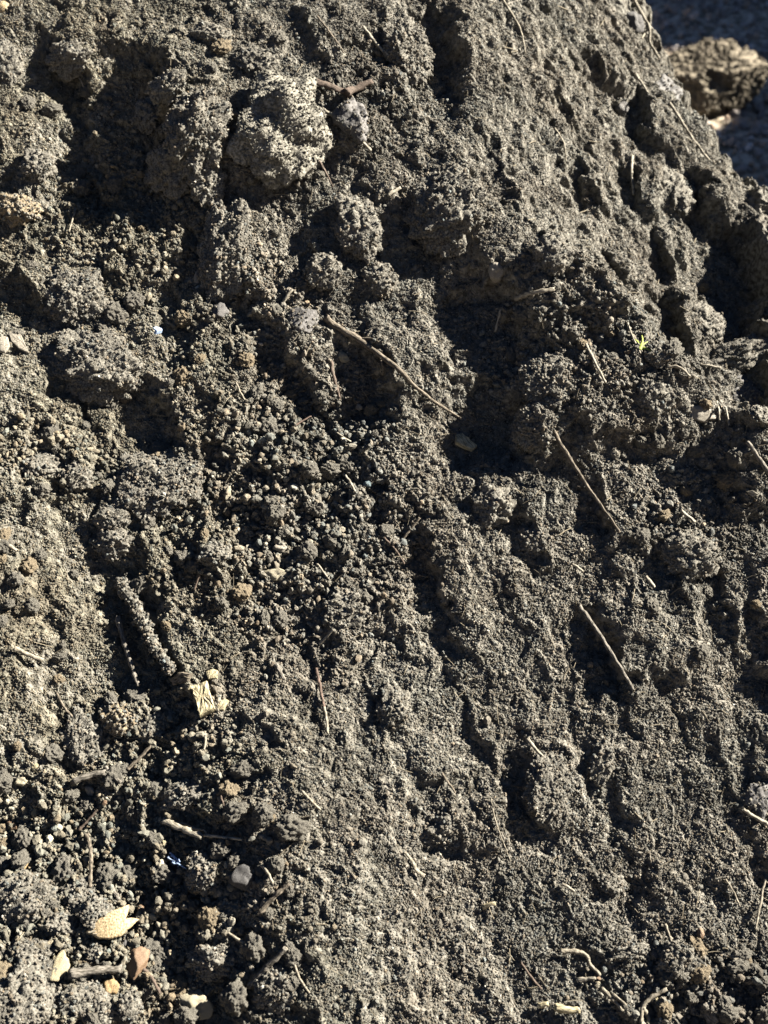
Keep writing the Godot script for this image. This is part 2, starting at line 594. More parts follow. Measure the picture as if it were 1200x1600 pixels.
func build_ground() -> void:
	var n := noise(2.2, FastNoiseLite.TYPE_SIMPLEX_SMOOTH, 4, 61)
	var N := 160
	var v := PackedVector3Array()
	var f := PackedInt32Array()
	for j in N + 1:
		for i in N + 1:
			var a := 2.0 * i / N - 1.0
			var b := 2.0 * j / N - 1.0
			var x := 1.0 + 3.0 * a + 26.0 * a * a * a * a * a
			var z := -1.6 + 3.0 * b + 26.0 * b * b * b * b * b
			v.append(Vector3(x, GROUND_Y + 0.03 * n.get_noise_2d(x, z), z))
	for j in N:
		for i in N:
			var k := j * (N + 1) + i
			f.append_array([k, k + N + 1, k + 1, k + 1, k + N + 1, k + N + 2])
	var o := MeshInstance3D.new()
	o.name = "ground"
	o.mesh = commit(v, f, true)
	o.material_override = mats.ground
	structure(o, "dark stony ground beyond the soil mound", "ground")
	add_child(o)
	# unseen heap added outside the frame, shaped so its shade covers that ground
	var hv := PackedVector3Array()
	var hf := PackedInt32Array()
	var hn := noise(3.0, FastNoiseLite.TYPE_SIMPLEX_SMOOTH, 4, 62)
	var M := 70
	for j in M + 1:
		for i in M + 1:
			var x := 2.0 * (2.0 * i / M - 1.0)
			var z := 3.6 * (2.0 * j / M - 1.0)
			var e := maxf(0.0, 1.0 - absf(x) / 1.75) * smoothstep(3.6, 2.2, -z) * smoothstep(1.5, 0.95, z)
			hv.append(Vector3(x, (2.06 + 0.26 * maxf(0.0, -z) + 0.12 * smoothstep(0.0, 0.4, z)) * e * (1.0 + 0.04 * hn.get_noise_2d(x, z)) - 0.04, z))
	for j in M:
		for i in M:
			var k := j * (M + 1) + i
			hf.append_array([k, k + M + 1, k + 1, k + 1, k + M + 1, k + M + 2])
	var hp := MeshInstance3D.new()
	hp.name = "added_shade_heap"
	hp.mesh = commit(hv, hf, true)
	hp.material_override = mats.soil
	hp.position = Vector3(3.70, GROUND_Y, -2.75)
	hp.rotation.y = -0.27
	structure(hp, "unseen heap of dark soil added outside the frame on the right to shade the ground", "soil heap")
	add_child(hp)
	# gravel on that ground
	var root := stuff_root("gravel", "dark grey and bluish gravel strewn over the ground beyond the mound", "gravel")
	var r := RandomNumberGenerator.new()
	r.seed = 91
	for kind in 3:
		var buf := PackedFloat32Array()
		for k in 5200:
			var x := r.randf_range(0.25, 2.2)
			var z := r.randf_range(-4.2, -0.5)
			var s := 0.003 + 0.011 * pow(r.randf(), 3.0)
			var t := r.randf()
			var c := Color(0.9, 0.9, 0.95)
			if t > 0.90:
				c = Color(1.7, 1.75, 1.9)
			elif t > 0.6:
				c = Color(1.3, 1.1, 0.95)
			push(buf, Vector3(x, GROUND_Y + 0.03 * n.get_noise_2d(x, z) + s * 0.2, z), Vector3.UP, s, r, c)
		add_copies(root, "stones", stones[kind] if kind < 2 else lumps[0], mats.gravel, buf)

# ------------------------------------------------------------------ loose crumbs
func stuff_root(called: String, label: String, category: String) -> Node3D:
	var o := Node3D.new()
	o.name = called
	o.set_meta("kind", "stuff")
	o.set_meta("label", label)
	o.set_meta("category", category)
	add_child(o)
	return o

func push(buf: PackedFloat32Array, p: Vector3, n: Vector3, s: float, r: RandomNumberGenerator, c: Color, proud := 0.5) -> void:
	var q := Quaternion(r.randfn(), r.randfn(), r.randfn(), r.randfn()).normalized()
	var b := Basis(q).scaled_local(Vector3(s * r.randf_range(0.8, 1.25), s * r.randf_range(0.7, 1.1), s))
	var o := p + n * (s * proud)
	buf.append_array([b.x.x, b.y.x, b.z.x, o.x, b.x.y, b.y.y, b.z.y, o.y, b.x.z, b.y.z, b.z.z, o.z, c.r, c.g, c.b, 1.0])

func add_copies(root: Node3D, called: String, mesh: Mesh, mat: Material, buf: PackedFloat32Array) -> void:
	if buf.is_empty():
		return
	var mm := MultiMesh.new()
	mm.transform_format = MultiMesh.TRANSFORM_3D
	mm.use_colors = true
	mm.mesh = mesh
	mm.instance_count = buf.size() / 16
	mm.buffer = buf
	var o := MultiMeshInstance3D.new()
	o.name = called
	o.multimesh = mm
	o.material_override = mat
	o.set_meta("kind", "stuff")
	root.add_child(o, true)

# soil is not one colour: drier grey patches, moist brown ones and a yellowish loam towards the left
func soil_tone(u: float, v: float) -> Color:
	var a := patch_a.get_noise_2d(u, v)
	var b := patch_b.get_noise_2d(u, v)
	var loam := smoothstep(-0.02, -0.22, u + 0.10 * b + 0.12 * v)
	var l := 1.0 + 0.46 * a
	return Color(l * (1.0 + 0.07 * b + 0.04 * loam), l * (1.0 + 0.02 * loam), l * (1.0 - 0.05 * b - 0.07 * loam))

func crumb_tint(r: RandomNumberGenerator) -> Color:
	var l := exp(r.randfn(0.0, 0.22))
	var warm := r.randfn(0.0, 0.06)
	if r.randf() < 0.012:
		l *= 2.4
	return Color(l * (1.0 + warm), l, l * (1.0 - warm))

func scatter_crumbs() -> void:
	var root := stuff_root("soil_crumbs", "loose crumbs of dark brown soil covering the whole mound", "soil crumbs")
	var r := RandomNumberGenerator.new()
	r.seed = 5
	var clump := noise(1.0 / 0.035, FastNoiseLite.TYPE_SIMPLEX_SMOOTH, 3, 71)
	var bufs := []
	for k in 6:
		bufs.append(PackedFloat32Array())
	# [how many tries, least and greatest radius in mm, share kept on smooth ground]
	for layer in [[390000, 0.46, 1.08, 0.99, 1.7], [90000, 0.75, 2.3, 0.06, 2.6], [22000, 1.8, 3.9, 0.006, 2.2]]:
		var tries: int = layer[0]
		for k in tries:
			var v := lerpf(-0.44, 0.64, r.randf())
			var u := r.randf_range(-0.89, 0.89) * half_width(v)
			var c := grid_value(rough, CU, CV, u, v)
			var keep: float = layer[3] + (1.0 - layer[3]) * smoothstep(0.2, 0.9, c + 0.3 * clump.get_noise_2d(u, v))
			if r.randf() > keep:
				continue
			var h := grid_value(H, NU, NV, u, v)
			var s: float = lerpf(layer[1], layer[2], pow(r.randf(), layer[4])) * MM * lerpf(0.86, 1.06, smoothstep(0.15, 0.6, c))
			push(bufs[r.randi() % 6], axis_u * u + axis_v * v + axis_n * h, axis_n, s, r, crumb_tint(r) * soil_tone(u, v))
	for k in 6:
		add_copies(root, "crumbs", lumps[k], mats.crumb, bufs[k])

# ------------------------------------------------------------------ builders of things
func numbered(called: String) -> String:
	if not used.has(called):
		used[called] = 0
		return called
	used[called] += 1
	return "%s_%03d" % [called, used[called]]

func tag(o: Node3D, called: String, label: String, category: String, group := "") -> void:
	o.name = numbered(called)
	o.set_meta("label", label)
	o.set_meta("category", category)
	if group:
		o.set_meta("group", group)
	add_child(o)

func part(o: Node3D, called: String, mesh: Mesh, mat: Material) -> MeshInstance3D:
	var p := MeshInstance3D.new()
	p.name = called
	p.mesh = mesh
	p.material_override = mat
	o.add_child(p, true)
	return p

func smooth_path(pts: Array, step: float) -> Array:
	var out := []
	for k in pts.size() - 1:
		var p0: Vector3 = pts[maxi(k - 1, 0)]
		var p1: Vector3 = pts[k]
		var p2: Vector3 = pts[k + 1]
		var p3: Vector3 = pts[mini(k + 2, pts.size() - 1)]
		var n := maxi(2, int(p1.distance_to(p2) / step))
		for i in n:
			out.append(p1.cubic_interpolate(p2, p0, p3, float(i) / n))
	out.append(pts[-1])
	return out

# a round or flattened stick along points, thinner towards its end; the ends are broken off unevenly
func tube(pts: Array, r0: float, r1: float, flat: float, lie: Vector3, sd: int, bumpy := 0.16, sides := 9) -> Array:
	var path := smooth_path(pts, maxf(0.0018, r0 * 0.9))
	var n := noise(1.0, FastNoiseLite.TYPE_SIMPLEX_SMOOTH, 3, sd)
	var v := PackedVector3Array()
	var f := PackedInt32Array()
	var last := path.size() - 1
	for k in path.size():
		var d: Vector3 = (path[mini(k + 1, last)] - path[maxi(k - 1, 0)]).normalized()
		var side := d.cross(lie).normalized()
		var top := side.cross(d).normalized()
		var t := float(k) / last
		var r := lerpf(r0, r1, t)
		r *= 1.0 + 0.34 * n.get_noise_1d(t * 9.0 + sd)
		var c: Vector3 = path[k] + side * r * 0.5 * n.get_noise_1d(t * 5.0 + 40.0) + top * r * 0.4 * n.get_noise_1d(t * 5.0 + 90.0)
		for q in sides:
			var a := TAU * q / sides
			var rr := r * (1.0 + bumpy * n.get_noise_3d(cos(a) * 1.4, sin(a) * 1.4, t * 9.0))
			var e := c + side * cos(a) * rr + top * sin(a) * rr * flat
			if k == 0 or k == last:
				e += d * r * 0.9 * n.get_noise_2d(a * 2.0, 5.0 + k)
			v.append(e)
	for k in last:
		for q in sides:
			var a := k * sides + q
			var b := k * sides + (q + 1) % sides
			f.append_array([a, b, a + sides, b, b + sides, a + sides])
	v.append(path[0])
	v.append(path[last])
	for q in sides:
		f.append_array([v.size() - 2, (q + 1) % sides, q])
		f.append_array([v.size() - 1, last * sides + q, last * sides + (q + 1) % sides])
	return [v, f]

# control points of a stick: it rests on what stands up and bridges what lies lower
func rest(px: Array, r: float, lift: float) -> Array:
	var out := []
	var n := px.size()
	var dist := []
	var rays := []
	for p in px:
		var w := spot(p[0], p[1])
		dist.append(w.distance_to(eye))
		rays.append((w - eye).normalized())
	for k in n:
		var t := float(k) / (n - 1)
		var chord: float = lerpf(dist[0], dist[n - 1], t)
		var d: float = minf(dist[k], chord)
		out.append(eye + rays[k] * (d - r * 0.9 - 0.0016 - lift * t))
	return out

func frame_of(a: Vector3, b: Vector3, n: Vector3) -> Basis:
	var z := (b - a).normalized()
	var x := n.cross(z).normalized()
	return Basis(x, z.cross(x), z)

# sticks: photograph points, widths at both ends in photograph pixels; twigs: side shoots as [points, width]
func stick(called: String, label: String, category: String, mat: String, w0: float, w1: float, px: Array, lift := 0.0, flat := 0.85, shoots := [], group := "") -> void:
	var s: float = scale_at(spot(px[0][0], px[0][1]))
	var pts := rest(px, w0 * s * 0.5, lift * s)
	var n := surface_normal(px[0][0], px[0][1], 0.02)
	var o: Node3D
	var basis := frame_of(pts[0], pts[-1], n)
	var inv := basis.inverse()
	var origin: Vector3 = pts[0]
	var sd := int(px[0][0] * 7 + px[0][1] * 3)
	var thin := 0.40 if mat == "straw" or mat == "root" else 0.45
	var got := tube(pts, w0 * s * thin, w1 * s * thin, flat, n, sd, 0.22 if mat == "clod" else 0.3, 16 if mat == "clod" else 9)
	var local := PackedVector3Array()
	for p in got[0]:
		local.append(inv * (p - origin))
	var mesh := commit(local, got[1], true)
	if shoots.is_empty():
		var m := MeshInstance3D.new()
		m.mesh = mesh
		m.material_override = mats[mat]
		o = m
	else:
		o = Node3D.new()
	o.transform = Transform3D(basis, origin)
	tag(o, called, label, category, group)
	if not shoots.is_empty():
		part(o, "stem", mesh, mats[mat])
		if mat == "clod":
			var buf := PackedFloat32Array()
			for k in 1500:
				var p := local[rng.randi() % local.size()]
				p += Vector3(rng.randfn(), rng.randfn(), rng.randfn()) * 0.0009
				push(buf, p, Vector3.UP, lerpf(0.5, 1.9, pow(rng.randf(), 2.0)) * MM, rng, crumb_tint(rng))
			add_copies(o, "crust", lumps[3], mats.crumb, buf)
		for sh in shoots:
			var q := rest(sh[1], sh[2] * s * 0.5, 0.0)
			var a := 0
			for k in pts.size():          # a shoot starts from the stem
				if pts[k].distance_to(q[0]) < pts[a].distance_to(q[0]):
					a = k
			if pts[a].distance_to(q[0]) < 20.0 * s:
				q[0] = pts[a]
			var g := tube(q, sh[2] * s * 0.5, sh[3] * s * 0.5, 0.9, n, sd + 9)
			var loc := PackedVector3Array()
			for p in g[0]:
				loc.append(inv * (p - origin))
			part(o, sh[0], commit(loc, g[1], true), mats[sh[4] if sh.size() > 4 else mat])

# a plate cut to an outline seen in the photograph, with thickness, a curved top and an uneven edge
func plate_mesh(px: Array, thick: float, bulge: float, uneven: float, tilt: Vector3, sd: int) -> Array:
	var mid := Vector2.ZERO
	for p in px:
		mid += Vector2(p[0], p[1]) / px.size()
	var c := spot(mid.x, mid.y)
	var n := (surface_normal(mid.x, mid.y, 0.015) + tilt).normalized()
	c += n * thick * 0.35
	var s := scale_at(c)
	var edge := []
	var r := RandomNumberGenerator.new()
	r.seed = sd
	for k in px.size():
		var a := Vector2(px[k][0], px[k][1])
		var b := Vector2(px[(k + 1) % px.size()][0], px[(k + 1) % px.size()][1])
		var m := maxi(1, int(a.distance_to(b) / 6.0))
		for i in m:
			var q := a.lerp(b, float(i) / m)
			if i > 0:
				q += Vector2(r.randfn(), r.randfn()) * uneven
			var d := (ahead + axis_u * ((q.x - 600.0) / focal) + up_cam * ((800.0 - q.y) / focal)).normalized()
			edge.append(eye + d * ((c - eye).dot(n) / d.dot(n)))
	var z: Vector3 = (edge[0] - c).normalized()
	var long := 0.0
	for e in edge:
		if e.distance_to(c) > long:
			long = e.distance_to(c)
			z = (e - c).normalized()
	var x := n.cross(z).normalized()
	var basis := Basis(x, z.cross(x), z)
	var inv := basis.inverse()
	var v := PackedVector3Array()
	var f := PackedInt32Array()
	var N := edge.size()
	var nz := noise(1.0 / 0.004, FastNoiseLite.TYPE_SIMPLEX_SMOOTH, 2, sd)
	var rings := [[1.0, -0.5], [1.02, 0.0], [0.97, 0.42], [0.9, 0.5], [0.66, 0.5], [0.33, 0.5]]
	for ring in rings:
		for e in edge:
			var p: Vector3 = inv * (e - c)
			var q := Vector3(p.x * ring[0], 0, p.z * ring[0])
			var far := q.length() / long
			q.y = ring[1] * thick + bulge * (1.0 - far * far) * (1.0 if ring[1] > 0.1 else 0.8) + (0.16 * thick * nz.get_noise_2d(q.x * 1.6, q.z * 0.5) if ring[1] > 0.0 else 0.0)
			v.append(q)
	for k in rings.size() - 1:
		for i in N:
			var a := k * N + i
			var b := k * N + (i + 1) % N
			f.append_array([a, b, a + N, b, b + N, a + N])
	v.append(Vector3(0, thick * 0.5 + bulge, 0))
	v.append(Vector3(0, -thick * 0.5 + bulge * 0.8, 0))
	for i in N:
		f.append_array([v.size() - 2, (rings.size() - 1) * N + i, (rings.size() - 1) * N + (i + 1) % N])
		f.append_array([v.size() - 1, (i + 1) % N, i])
	var vol := 0.0
	for k in range(0, f.size(), 3):
		vol += v[f[k]].dot(v[f[k + 1]].cross(v[f[k + 2]]))
	if vol < 0.0:
		for k in range(0, f.size(), 3):
			var q := f[k + 1]
			f[k + 1] = f[k + 2]
			f[k + 2] = q
	return [v, f, Transform3D(basis, c)]

func plate(called: String, label: String, category: String, mat: String, px: Array, thick: float, bulge := 0.0, uneven := 0.8, tilt := Vector3.ZERO, splinters := []) -> Node3D:
	var got := plate_mesh(px, thick, bulge, uneven, tilt, int(px[0][0] * 5 + px[0][1]))
	var o: Node3D
	var mesh := commit(got[0], got[1], thick < 0.002)
	if splinters.is_empty():
		var m := MeshInstance3D.new()
		m.mesh = mesh
		m.material_override = mats[mat]
		o = m
	else:
		o = Node3D.new()
	o.transform = got[2]
	tag(o, called, label, category)
	if not splinters.is_empty():
		var body := part(o, splinters[0], mesh, mats[mat])
		var inv: Transform3D = got[2].affine_inverse()
		for k in range(2, splinters.size()):
			var sp: Array = splinters[k]
			var w := []
			for p in sp[0]:
				var d: Vector3 = (ahead + axis_u * ((p[0] - 600.0) / focal) + up_cam * ((800.0 - p[1]) / focal)).normalized()
				var c: Vector3 = got[2].origin + got[2].basis.y * (thick * 0.5 + bulge * 0.5)
				w.append(eye + d * ((c - eye).dot(got[2].basis.y) / d.dot(got[2].basis.y)))
			var s: float = scale_at(w[0])
			var g := tube(w, sp[1] * s * 0.5, sp[1] * s * 0.35, 0.5, got[2].basis.y, 3 + k)
			var loc := PackedVector3Array()
			for p in g[0]:
				loc.append(inv * p)
			part(body, splinters[1], commit(loc, g[1], true), mats[sp[2]])
	return o

# stones and clods: centre and half sizes in the photograph, turn in degrees, how deep it sits (0 on top, 1 to the middle)
func lump_thing(called: String, label: String, category: String, mesh: Mesh, mat: String, x: float, y: float, rx: float, ry: float, turn := 0.0, sunk := 0.5, group := "", thick := 0.85, crust := 0) -> void:
	var c := spot(x, y)
	var s := scale_at(c)
	var n := (surface_normal(x, y, maxf(0.008, rx * s)) + axis_n * 0.6).normalized()
	var right := (axis_u - n * axis_u.dot(n)).normalized().rotated(n, -deg_to_rad(turn))
	var size := Vector3(rx, thick * minf(rx, ry), ry * 1.08) * s
	var b := Basis(right, n, right.cross(n))
	var o: Node3D
	var at := c + n * size.y * (0.55 - sunk)
	if crust == 0:
		var m := MeshInstance3D.new()
		m.mesh = mesh
		m.material_override = mats[mat]
		o = m
		o.transform = Transform3D(b * Basis.from_scale(size * 1.15), at)
		tag(o, called, label, category, group)
		return
	o = Node3D.new()
	o.transform = Transform3D(b, at)
	tag(o, called, label, category, group)
	var arr := mesh.surface_get_arrays(0)
	var v: PackedVector3Array = arr[Mesh.ARRAY_VERTEX]
	for i in v.size():
		v[i] = v[i] * size * 1.15
	var idx: PackedInt32Array = arr[Mesh.ARRAY_INDEX]
	var f := PackedInt32Array()
	for k in range(0, idx.size(), 3):
		f.append_array([idx[k], idx[k + 2], idx[k + 1]])
	part(o, "core", commit(v, f, true), mats[mat])
	var buf := PackedFloat32Array()
	var r := RandomNumberGenerator.new()
	r.seed = int(x * 3 + y)
	for k in crust:
		var p := v[r.randi() % v.size()]
		if p.y < -0.5 * size.y:
			continue
		push(buf, p, p.normalized(), lerpf(0.5, 1.7, pow(r.randf(), 2.2)) * MM, r, crumb_tint(r))
	add_copies(o, "crust", lumps[int(x) % 6], mats.crumb if mat != "pale_clod" and mat != "tan_clod" else mats[mat], buf)

# ------------------------------------------------------------------ the things in the photograph
func place_things() -> void:
	# twigs and sticks
	stick("twig", "long grey-brown tapering twig lying across the middle of the slope", "twig", "bark", 14, 3, [[508, 497], [560, 531], [622, 577], [662, 615], [722, 655]], 4, 0.9,
		[["side_shoot", [[592, 556], [600, 575], [597, 588]], 4, 2], ["side_shoot", [[560, 531], [577, 528], [592, 534]], 4, 2]])
	stick("twig", "thin pale twig slanting down right of the middle, above dark hollows", "twig", "bark", 7, 4, [[865, 673], [897, 728], [938, 788], [968, 832]], 5)
	stick("twig", "straight brown stick propped over a dark wedge of shadow on the right", "twig", "grey_bark", 7.5, 5, [[905, 946], [945, 1003], [990, 1078]], 22, 0.8)
	stick("twig", "grey twig standing in the dark gully beside the crusted root", "twig", "grey_bark", 10, 7, [[183, 963], [193, 998], [204, 1035], [217, 1072]], 4)
	stick("wood_piece", "dark brown flat bit of wood above the pale clod, forked like an open book", "wood piece", "dark_bark", 15, 12, [[470, 121], [503, 130], [538, 144]], 6, 0.45,
		[["fork", [[538, 146], [558, 138], [582, 126]], 15, 8, "dark_bark"]]) 
	stick("twig", "thin pale twig slanting over the small grey stone near the top", "twig", "straw", 7, 6, [[503, 170], [540, 196], [580, 236]], 4)
	stick("twig", "knobbly twig end poking out between the brown clod and the pale clod", "twig", "bark", 6, 9, [[300, 147], [332, 164], [360, 175], [387, 187]], 6)
	stick("twig", "short pale twig near the top edge beside the dark hollow", "twig", "straw", 7, 6, [[568, 42], [586, 66], [608, 89]], 4)
	stick("rootlet", "pale curved rootlet hanging down the lit spur from the top edge", "rootlet", "root", 5, 3, [[783, -4], [804, 28], [815, 52], [821, 82]], 3)
	stick("rootlet", "pale forked rootlet along the crest at the top, beside the far ground", "rootlet", "root", 7, 5, [[988, -6], [1004, 24], [1014, 42], [1016, 66], [1030, 92]], 5, 0.9,
		[["fork", [[1014, 42], [1008, 52], [1003, 60]], 4, 2, "root"]])
	stick("rootlet", "thin dark-edged rootlet in a small hole of the lit spur", "rootlet", "root", 4, 3, [[867, 200], [881, 224], [884, 252]], 3)
	stick("straw", "upright pale stalk in the dark pocket of the right spur", "straw", "straw", 6, 5, [[988, 243], [987, 270], [990, 304]], 5)
	stick("rootlet", "long pale rootlet trailing down the crest beside the far ground", "rootlet", "root", 6, 5, [[1046, 160], [1064, 188], [1082, 216], [1108, 250]], 4)
	stick("straw", "pale pointed straw beside the stone set in the crest", "straw", "straw", 7, 3, [[994, 118], [1003, 130], [1013, 145]], 3)
	stick("straw", "broad pale strip of straw on the near ridge", "straw", "straw", 10, 8, [[805, 466], [832, 458], [866, 451]], 4, 0.35)
	stick("straw", "pale straw slanting down the near ridge above the small round clod", "straw", "straw", 6, 5, [[914, 535], [928, 562], [946, 598]], 3)
	stick("straw", "short upright pale straw at the left foot of the near ridge", "straw", "straw", 5, 5, [[782, 484], [778, 500], [774, 518]], 3)
	stick("straw", "thin stalk beside the green sprout on the right", "straw", "straw", 4, 3, [[981, 505], [988, 525], [1001, 552]], 4)
	stick("straw", "pale straw lying level in the dark hollow at the right edge", "straw", "straw", 5, 5, [[1094, 569], [1110, 572], [1126, 575]], 3)
	stick("twig", "grey twig leaving the right edge on the shoulder of the ridge", "twig", "grey_bark", 8, 7, [[1168, 690], [1184, 714], [1205, 744]], 4)
	stick("straw", "first of two short stubs standing on the ridge at the right edge", "straw", "straw", 5, 4, [[1120, 627], [1123, 640], [1124, 656]], 5)
	stick("straw", "second stub on the ridge, nearer the right edge", "straw", "straw", 5, 4, [[1134, 638], [1137, 652], [1139, 664]], 5)
	stick("rootlet", "arched pale rootlet on the ridge right of the green sprout", "rootlet", "root", 6, 4, [[1044, 575], [1056, 572], [1068, 578], [1078, 588]], 4)
	stick("straw", "thin pale straw above the big lumpy clod at the left", "straw", "straw", 4, 3, [[259, 722], [283, 729], [310, 741]], 3)
	stick("straw", "white sliver of straw in the crumbs at the centre", "straw", "straw", 5, 4, [[537, 739], [546, 752], [555, 768]], 3)
	stick("straw", "short pale straw beside the grey rock left of the long twig", "straw", "straw", 7, 5, [[440, 476], [448, 464], [457, 452]], 3)
	stick("rootlet", "thin reddish rootlet in the crumbs left of the centre", "rootlet", "red_bark", 3, 3, [[459, 666], [472, 658], [486, 650]], 2)
	stick("twig", "dark brown twig in the shaded hollow under the long twig", "twig", "dark_bark", 6, 5, [[517, 563], [522, 590], [531, 622]], 3)
	stick("straw", "short straw on the dark slope left of the long twig", "straw", "root", 4, 4, [[369, 598], [375, 612], [383, 626]], 3)
	stick("straw", "short level straw just above the centre", "straw", "straw", 4, 3, [[524, 674], [535, 682], [548, 690]], 3)
	stick("straw", "pale straw under the dark clod at the centre", "straw", "straw", 6, 4, [[499, 1006], [509, 996], [521, 984]], 4)
	stick("twig", "red-brown twig with a pale tip lying below the centre", "twig", "red_bark", 5, 5, [[494, 1044], [500, 1072], [506, 1104]], 3, 0.8,
		[["peeled_tip", [[506, 1104], [510, 1122], [512, 1146]], 5, 4, "straw"]])
	stick("straw", "tiny white straw left of the dark clod, upper centre crumbs", "straw", "straw", 4, 3, [[494, 879], [502, 889], [511, 901]], 2)
	stick("twig", "blunt grey twig stub below the centre left", "twig", "grey_bark", 9, 7, [[431, 1038], [437, 1049], [444, 1062]], 3)
	stick("rootlet", "fine brown rootlet on the left bank", "rootlet", "bark", 4, 3, [[88, 1083], [104, 1110], [127, 1132]], 2)
	stick("twig", "pale half-buried stick on the left bank", "twig", "root", 11, 8, [[22, 1012], [42, 1022], [66, 1031]], 2)
	stick("twig", "pale stick cut off by the left edge on the left bank", "twig", "root", 8, 7, [[-6, 842], [10, 850], [26, 861]], 2)
	stick("twig", "brown twig slanting under the loose clods left of the wood chip", "twig", "bark", 7, 5, [[199, 1202], [220, 1182], [242, 1158]], 4)
	stick("straw", "upright pale straw below the square wood chip", "straw", "straw", 4, 4, [[320, 1143], [321, 1156], [319, 1171]], 3)
	stick("twig", "dark thin twig among crumbs above the crusted root", "twig", "dark_bark", 4, 3, [[303, 922], [309, 905], [316, 889]], 3)
	stick("straw", "small pale straw right of the lower dark wedge", "straw", "straw", 5, 4, [[894, 881], [902, 886], [911, 893]], 2)
	stick("straw", "stubby pale straw in the shaded crumbs at the right", "straw", "straw", 8, 6, [[1009, 901], [1015, 908], [1023, 918]], 3)
	stick("straw", "pale straw on the lit shoulder at the right", "straw", "straw", 8, 6, [[1064, 798], [1074, 806], [1086, 816]], 3)
	stick("straw", "pale straw on the smooth slope right of the bottom centre ledge", "straw", "straw", 8, 5, [[824, 1154], [834, 1167], [848, 1182]], 3)
	stick("twig", "dark thin twig on the rib right of the centre", "twig", "dark_bark", 4, 3, [[600, 840], [617, 858], [632, 881]], 3)
	stick("twig", "brown twig beside the dark thin twig on the rib", "twig", "bark", 5, 4, [[629, 843], [641, 827], [656, 809]], 3)
	stick("root_piece", "thick bent pale root at the bottom right", "root", "root", 10, 6, [[876, 1487], [897, 1486], [914, 1491], [923, 1508], [938, 1524]], 3, 0.8)
	stick("straw", "short level pale splinter under the bent root", "straw", "straw", 9, 7, [[902, 1531], [916, 1530], [931, 1528]], 3, 0.5)
	stick("straw", "pale strip slanting down from the bent root", "straw", "root", 8, 6, [[940, 1544], [956, 1560], [974, 1580]], 3, 0.6)
	stick("straw", "parallel pale strip right of the slanting strip, bottom right", "straw", "root", 6, 5, [[957, 1553], [968, 1562], [978, 1570]], 3, 0.6)
	stick("root_piece", "forked pale root at the bottom edge, right side", "root", "root", 7, 9, [[1003, 1605], [1004, 1575], [1019, 1558], [1042, 1545]], 4, 0.9,
		[["fork", [[1004, 1575], [1012, 1588], [1013, 1602]], 8, 5]])
	stick("straw", "small yellow straw bit at the bottom edge right of the middle", "straw", "wood", 10, 9, [[842, 1571], [849, 1570], [857, 1569]], 2)
	stick("wood_piece", "thick yellowish stub of wood at the bottom edge right of the middle", "wood piece", "wood", 13, 12, [[866, 1574], [884, 1577], [906, 1578]], 2, 0.8)
	stick("straw", "short white straw on the smooth slope at lower right", "straw", "straw", 7, 4, [[879, 1381], [888, 1386], [898, 1393]], 2)
	stick("straw", "yellow sliver on the smooth slope, bottom centre", "straw", "wood", 8, 6, [[754, 1418], [763, 1414], [774, 1411]], 2, 0.5)
	stick("root_piece", "twisted pale root under the bottom centre ledge", "root", "root", 6, 9, [[632, 1331], [645, 1347], [651, 1360], [663, 1369]], 3, 0.7)
	stick("twig", "short brown twig above the bottom centre ledge", "twig", "bark", 5, 4, [[690, 1208], [700, 1222], [711, 1238]], 3)
	stick("twig", "pale twig leaving the right edge at lower right", "twig", "straw", 7, 7, [[1162, 1265], [1180, 1277], [1206, 1292]], 4)
	stick("straw", "tan straw slanting through crumbs above the forked root", "straw", "root", 6, 4, [[1039, 1444], [1046, 1462], [1053, 1482]], 3)
	stick("rootlet", "tall thin rootlet by the right edge at lower right", "rootlet", "root", 5, 4, [[1196, 1372], [1188, 1412], [1180, 1452]], 4)
	stick("rootlet", "thin rootlet left of the tall one at lower right", "rootlet", "root", 4, 3, [[1134, 1374], [1146, 1393], [1156, 1416]], 3)
	stick("rootlet", "hair-thin rootlet running down the lit rib, bottom centre", "rootlet", "root", 3, 2, [[767, 1248], [776, 1288], [798, 1346]], 2)
	stick("twig", "thin dark twig on the lower right slope beside the yellow stub", "twig", "dark_bark", 4, 4, [[814, 1504], [828, 1524], [846, 1546]], 3)
	stick("straw", "split pale straw at lower left, the thicker of two in line", "straw", "straw", 13, 12, [[254, 1281], [285, 1294], [316, 1308]], 5, 0.45,
		[["splinter", [[262, 1279], [290, 1288], [312, 1299]], 4, 3], ["splinter", [[300, 1297], [318, 1297], [322, 1304]], 4, 3]])
	stick("straw", "thin pale straw in line with the split straw, lower left", "straw", "straw", 7, 5, [[319, 1305], [347, 1308], [378, 1312]], 4)
	stick("twig", "thick grey stick lying level beside the cream wood knot", "twig", "grey_bark", 17, 14, [[108, 1523], [145, 1518], [190, 1514]], 4, 0.95)
	stick("twig", "grey twig near the bottom edge with a pale rootlet at its upper end", "twig", "grey_bark", 11, 8, [[389, 1541], [415, 1513], [446, 1482]], 6, 0.9,
		[["rootlet", [[446, 1482], [455, 1490], [466, 1525], [484, 1552]], 5, 3, "root"]])
	stick("twig", "brown twig above the bent rootlet, lower left of the smooth slope", "twig", "bark", 10, 8, [[406, 1426], [427, 1402], [451, 1380]], 5, 0.7)
	stick("rootlet", "pale curling rootlet between the leaf and the grey twig", "rootlet", "root", 4, 6, [[351, 1438], [356, 1455], [367, 1465], [387, 1476]], 3)
	stick("twig", "grey twig above the pale leaf", "twig", "grey_bark", 9, 7, [[159, 1358], [170, 1380], [186, 1406]], 5)
	stick("twig", "upright brown twig left of the grey twig, above the pale leaf", "twig", "bark", 8, 7, [[136, 1303], [142, 1340], [140, 1386]], 5, 0.7)
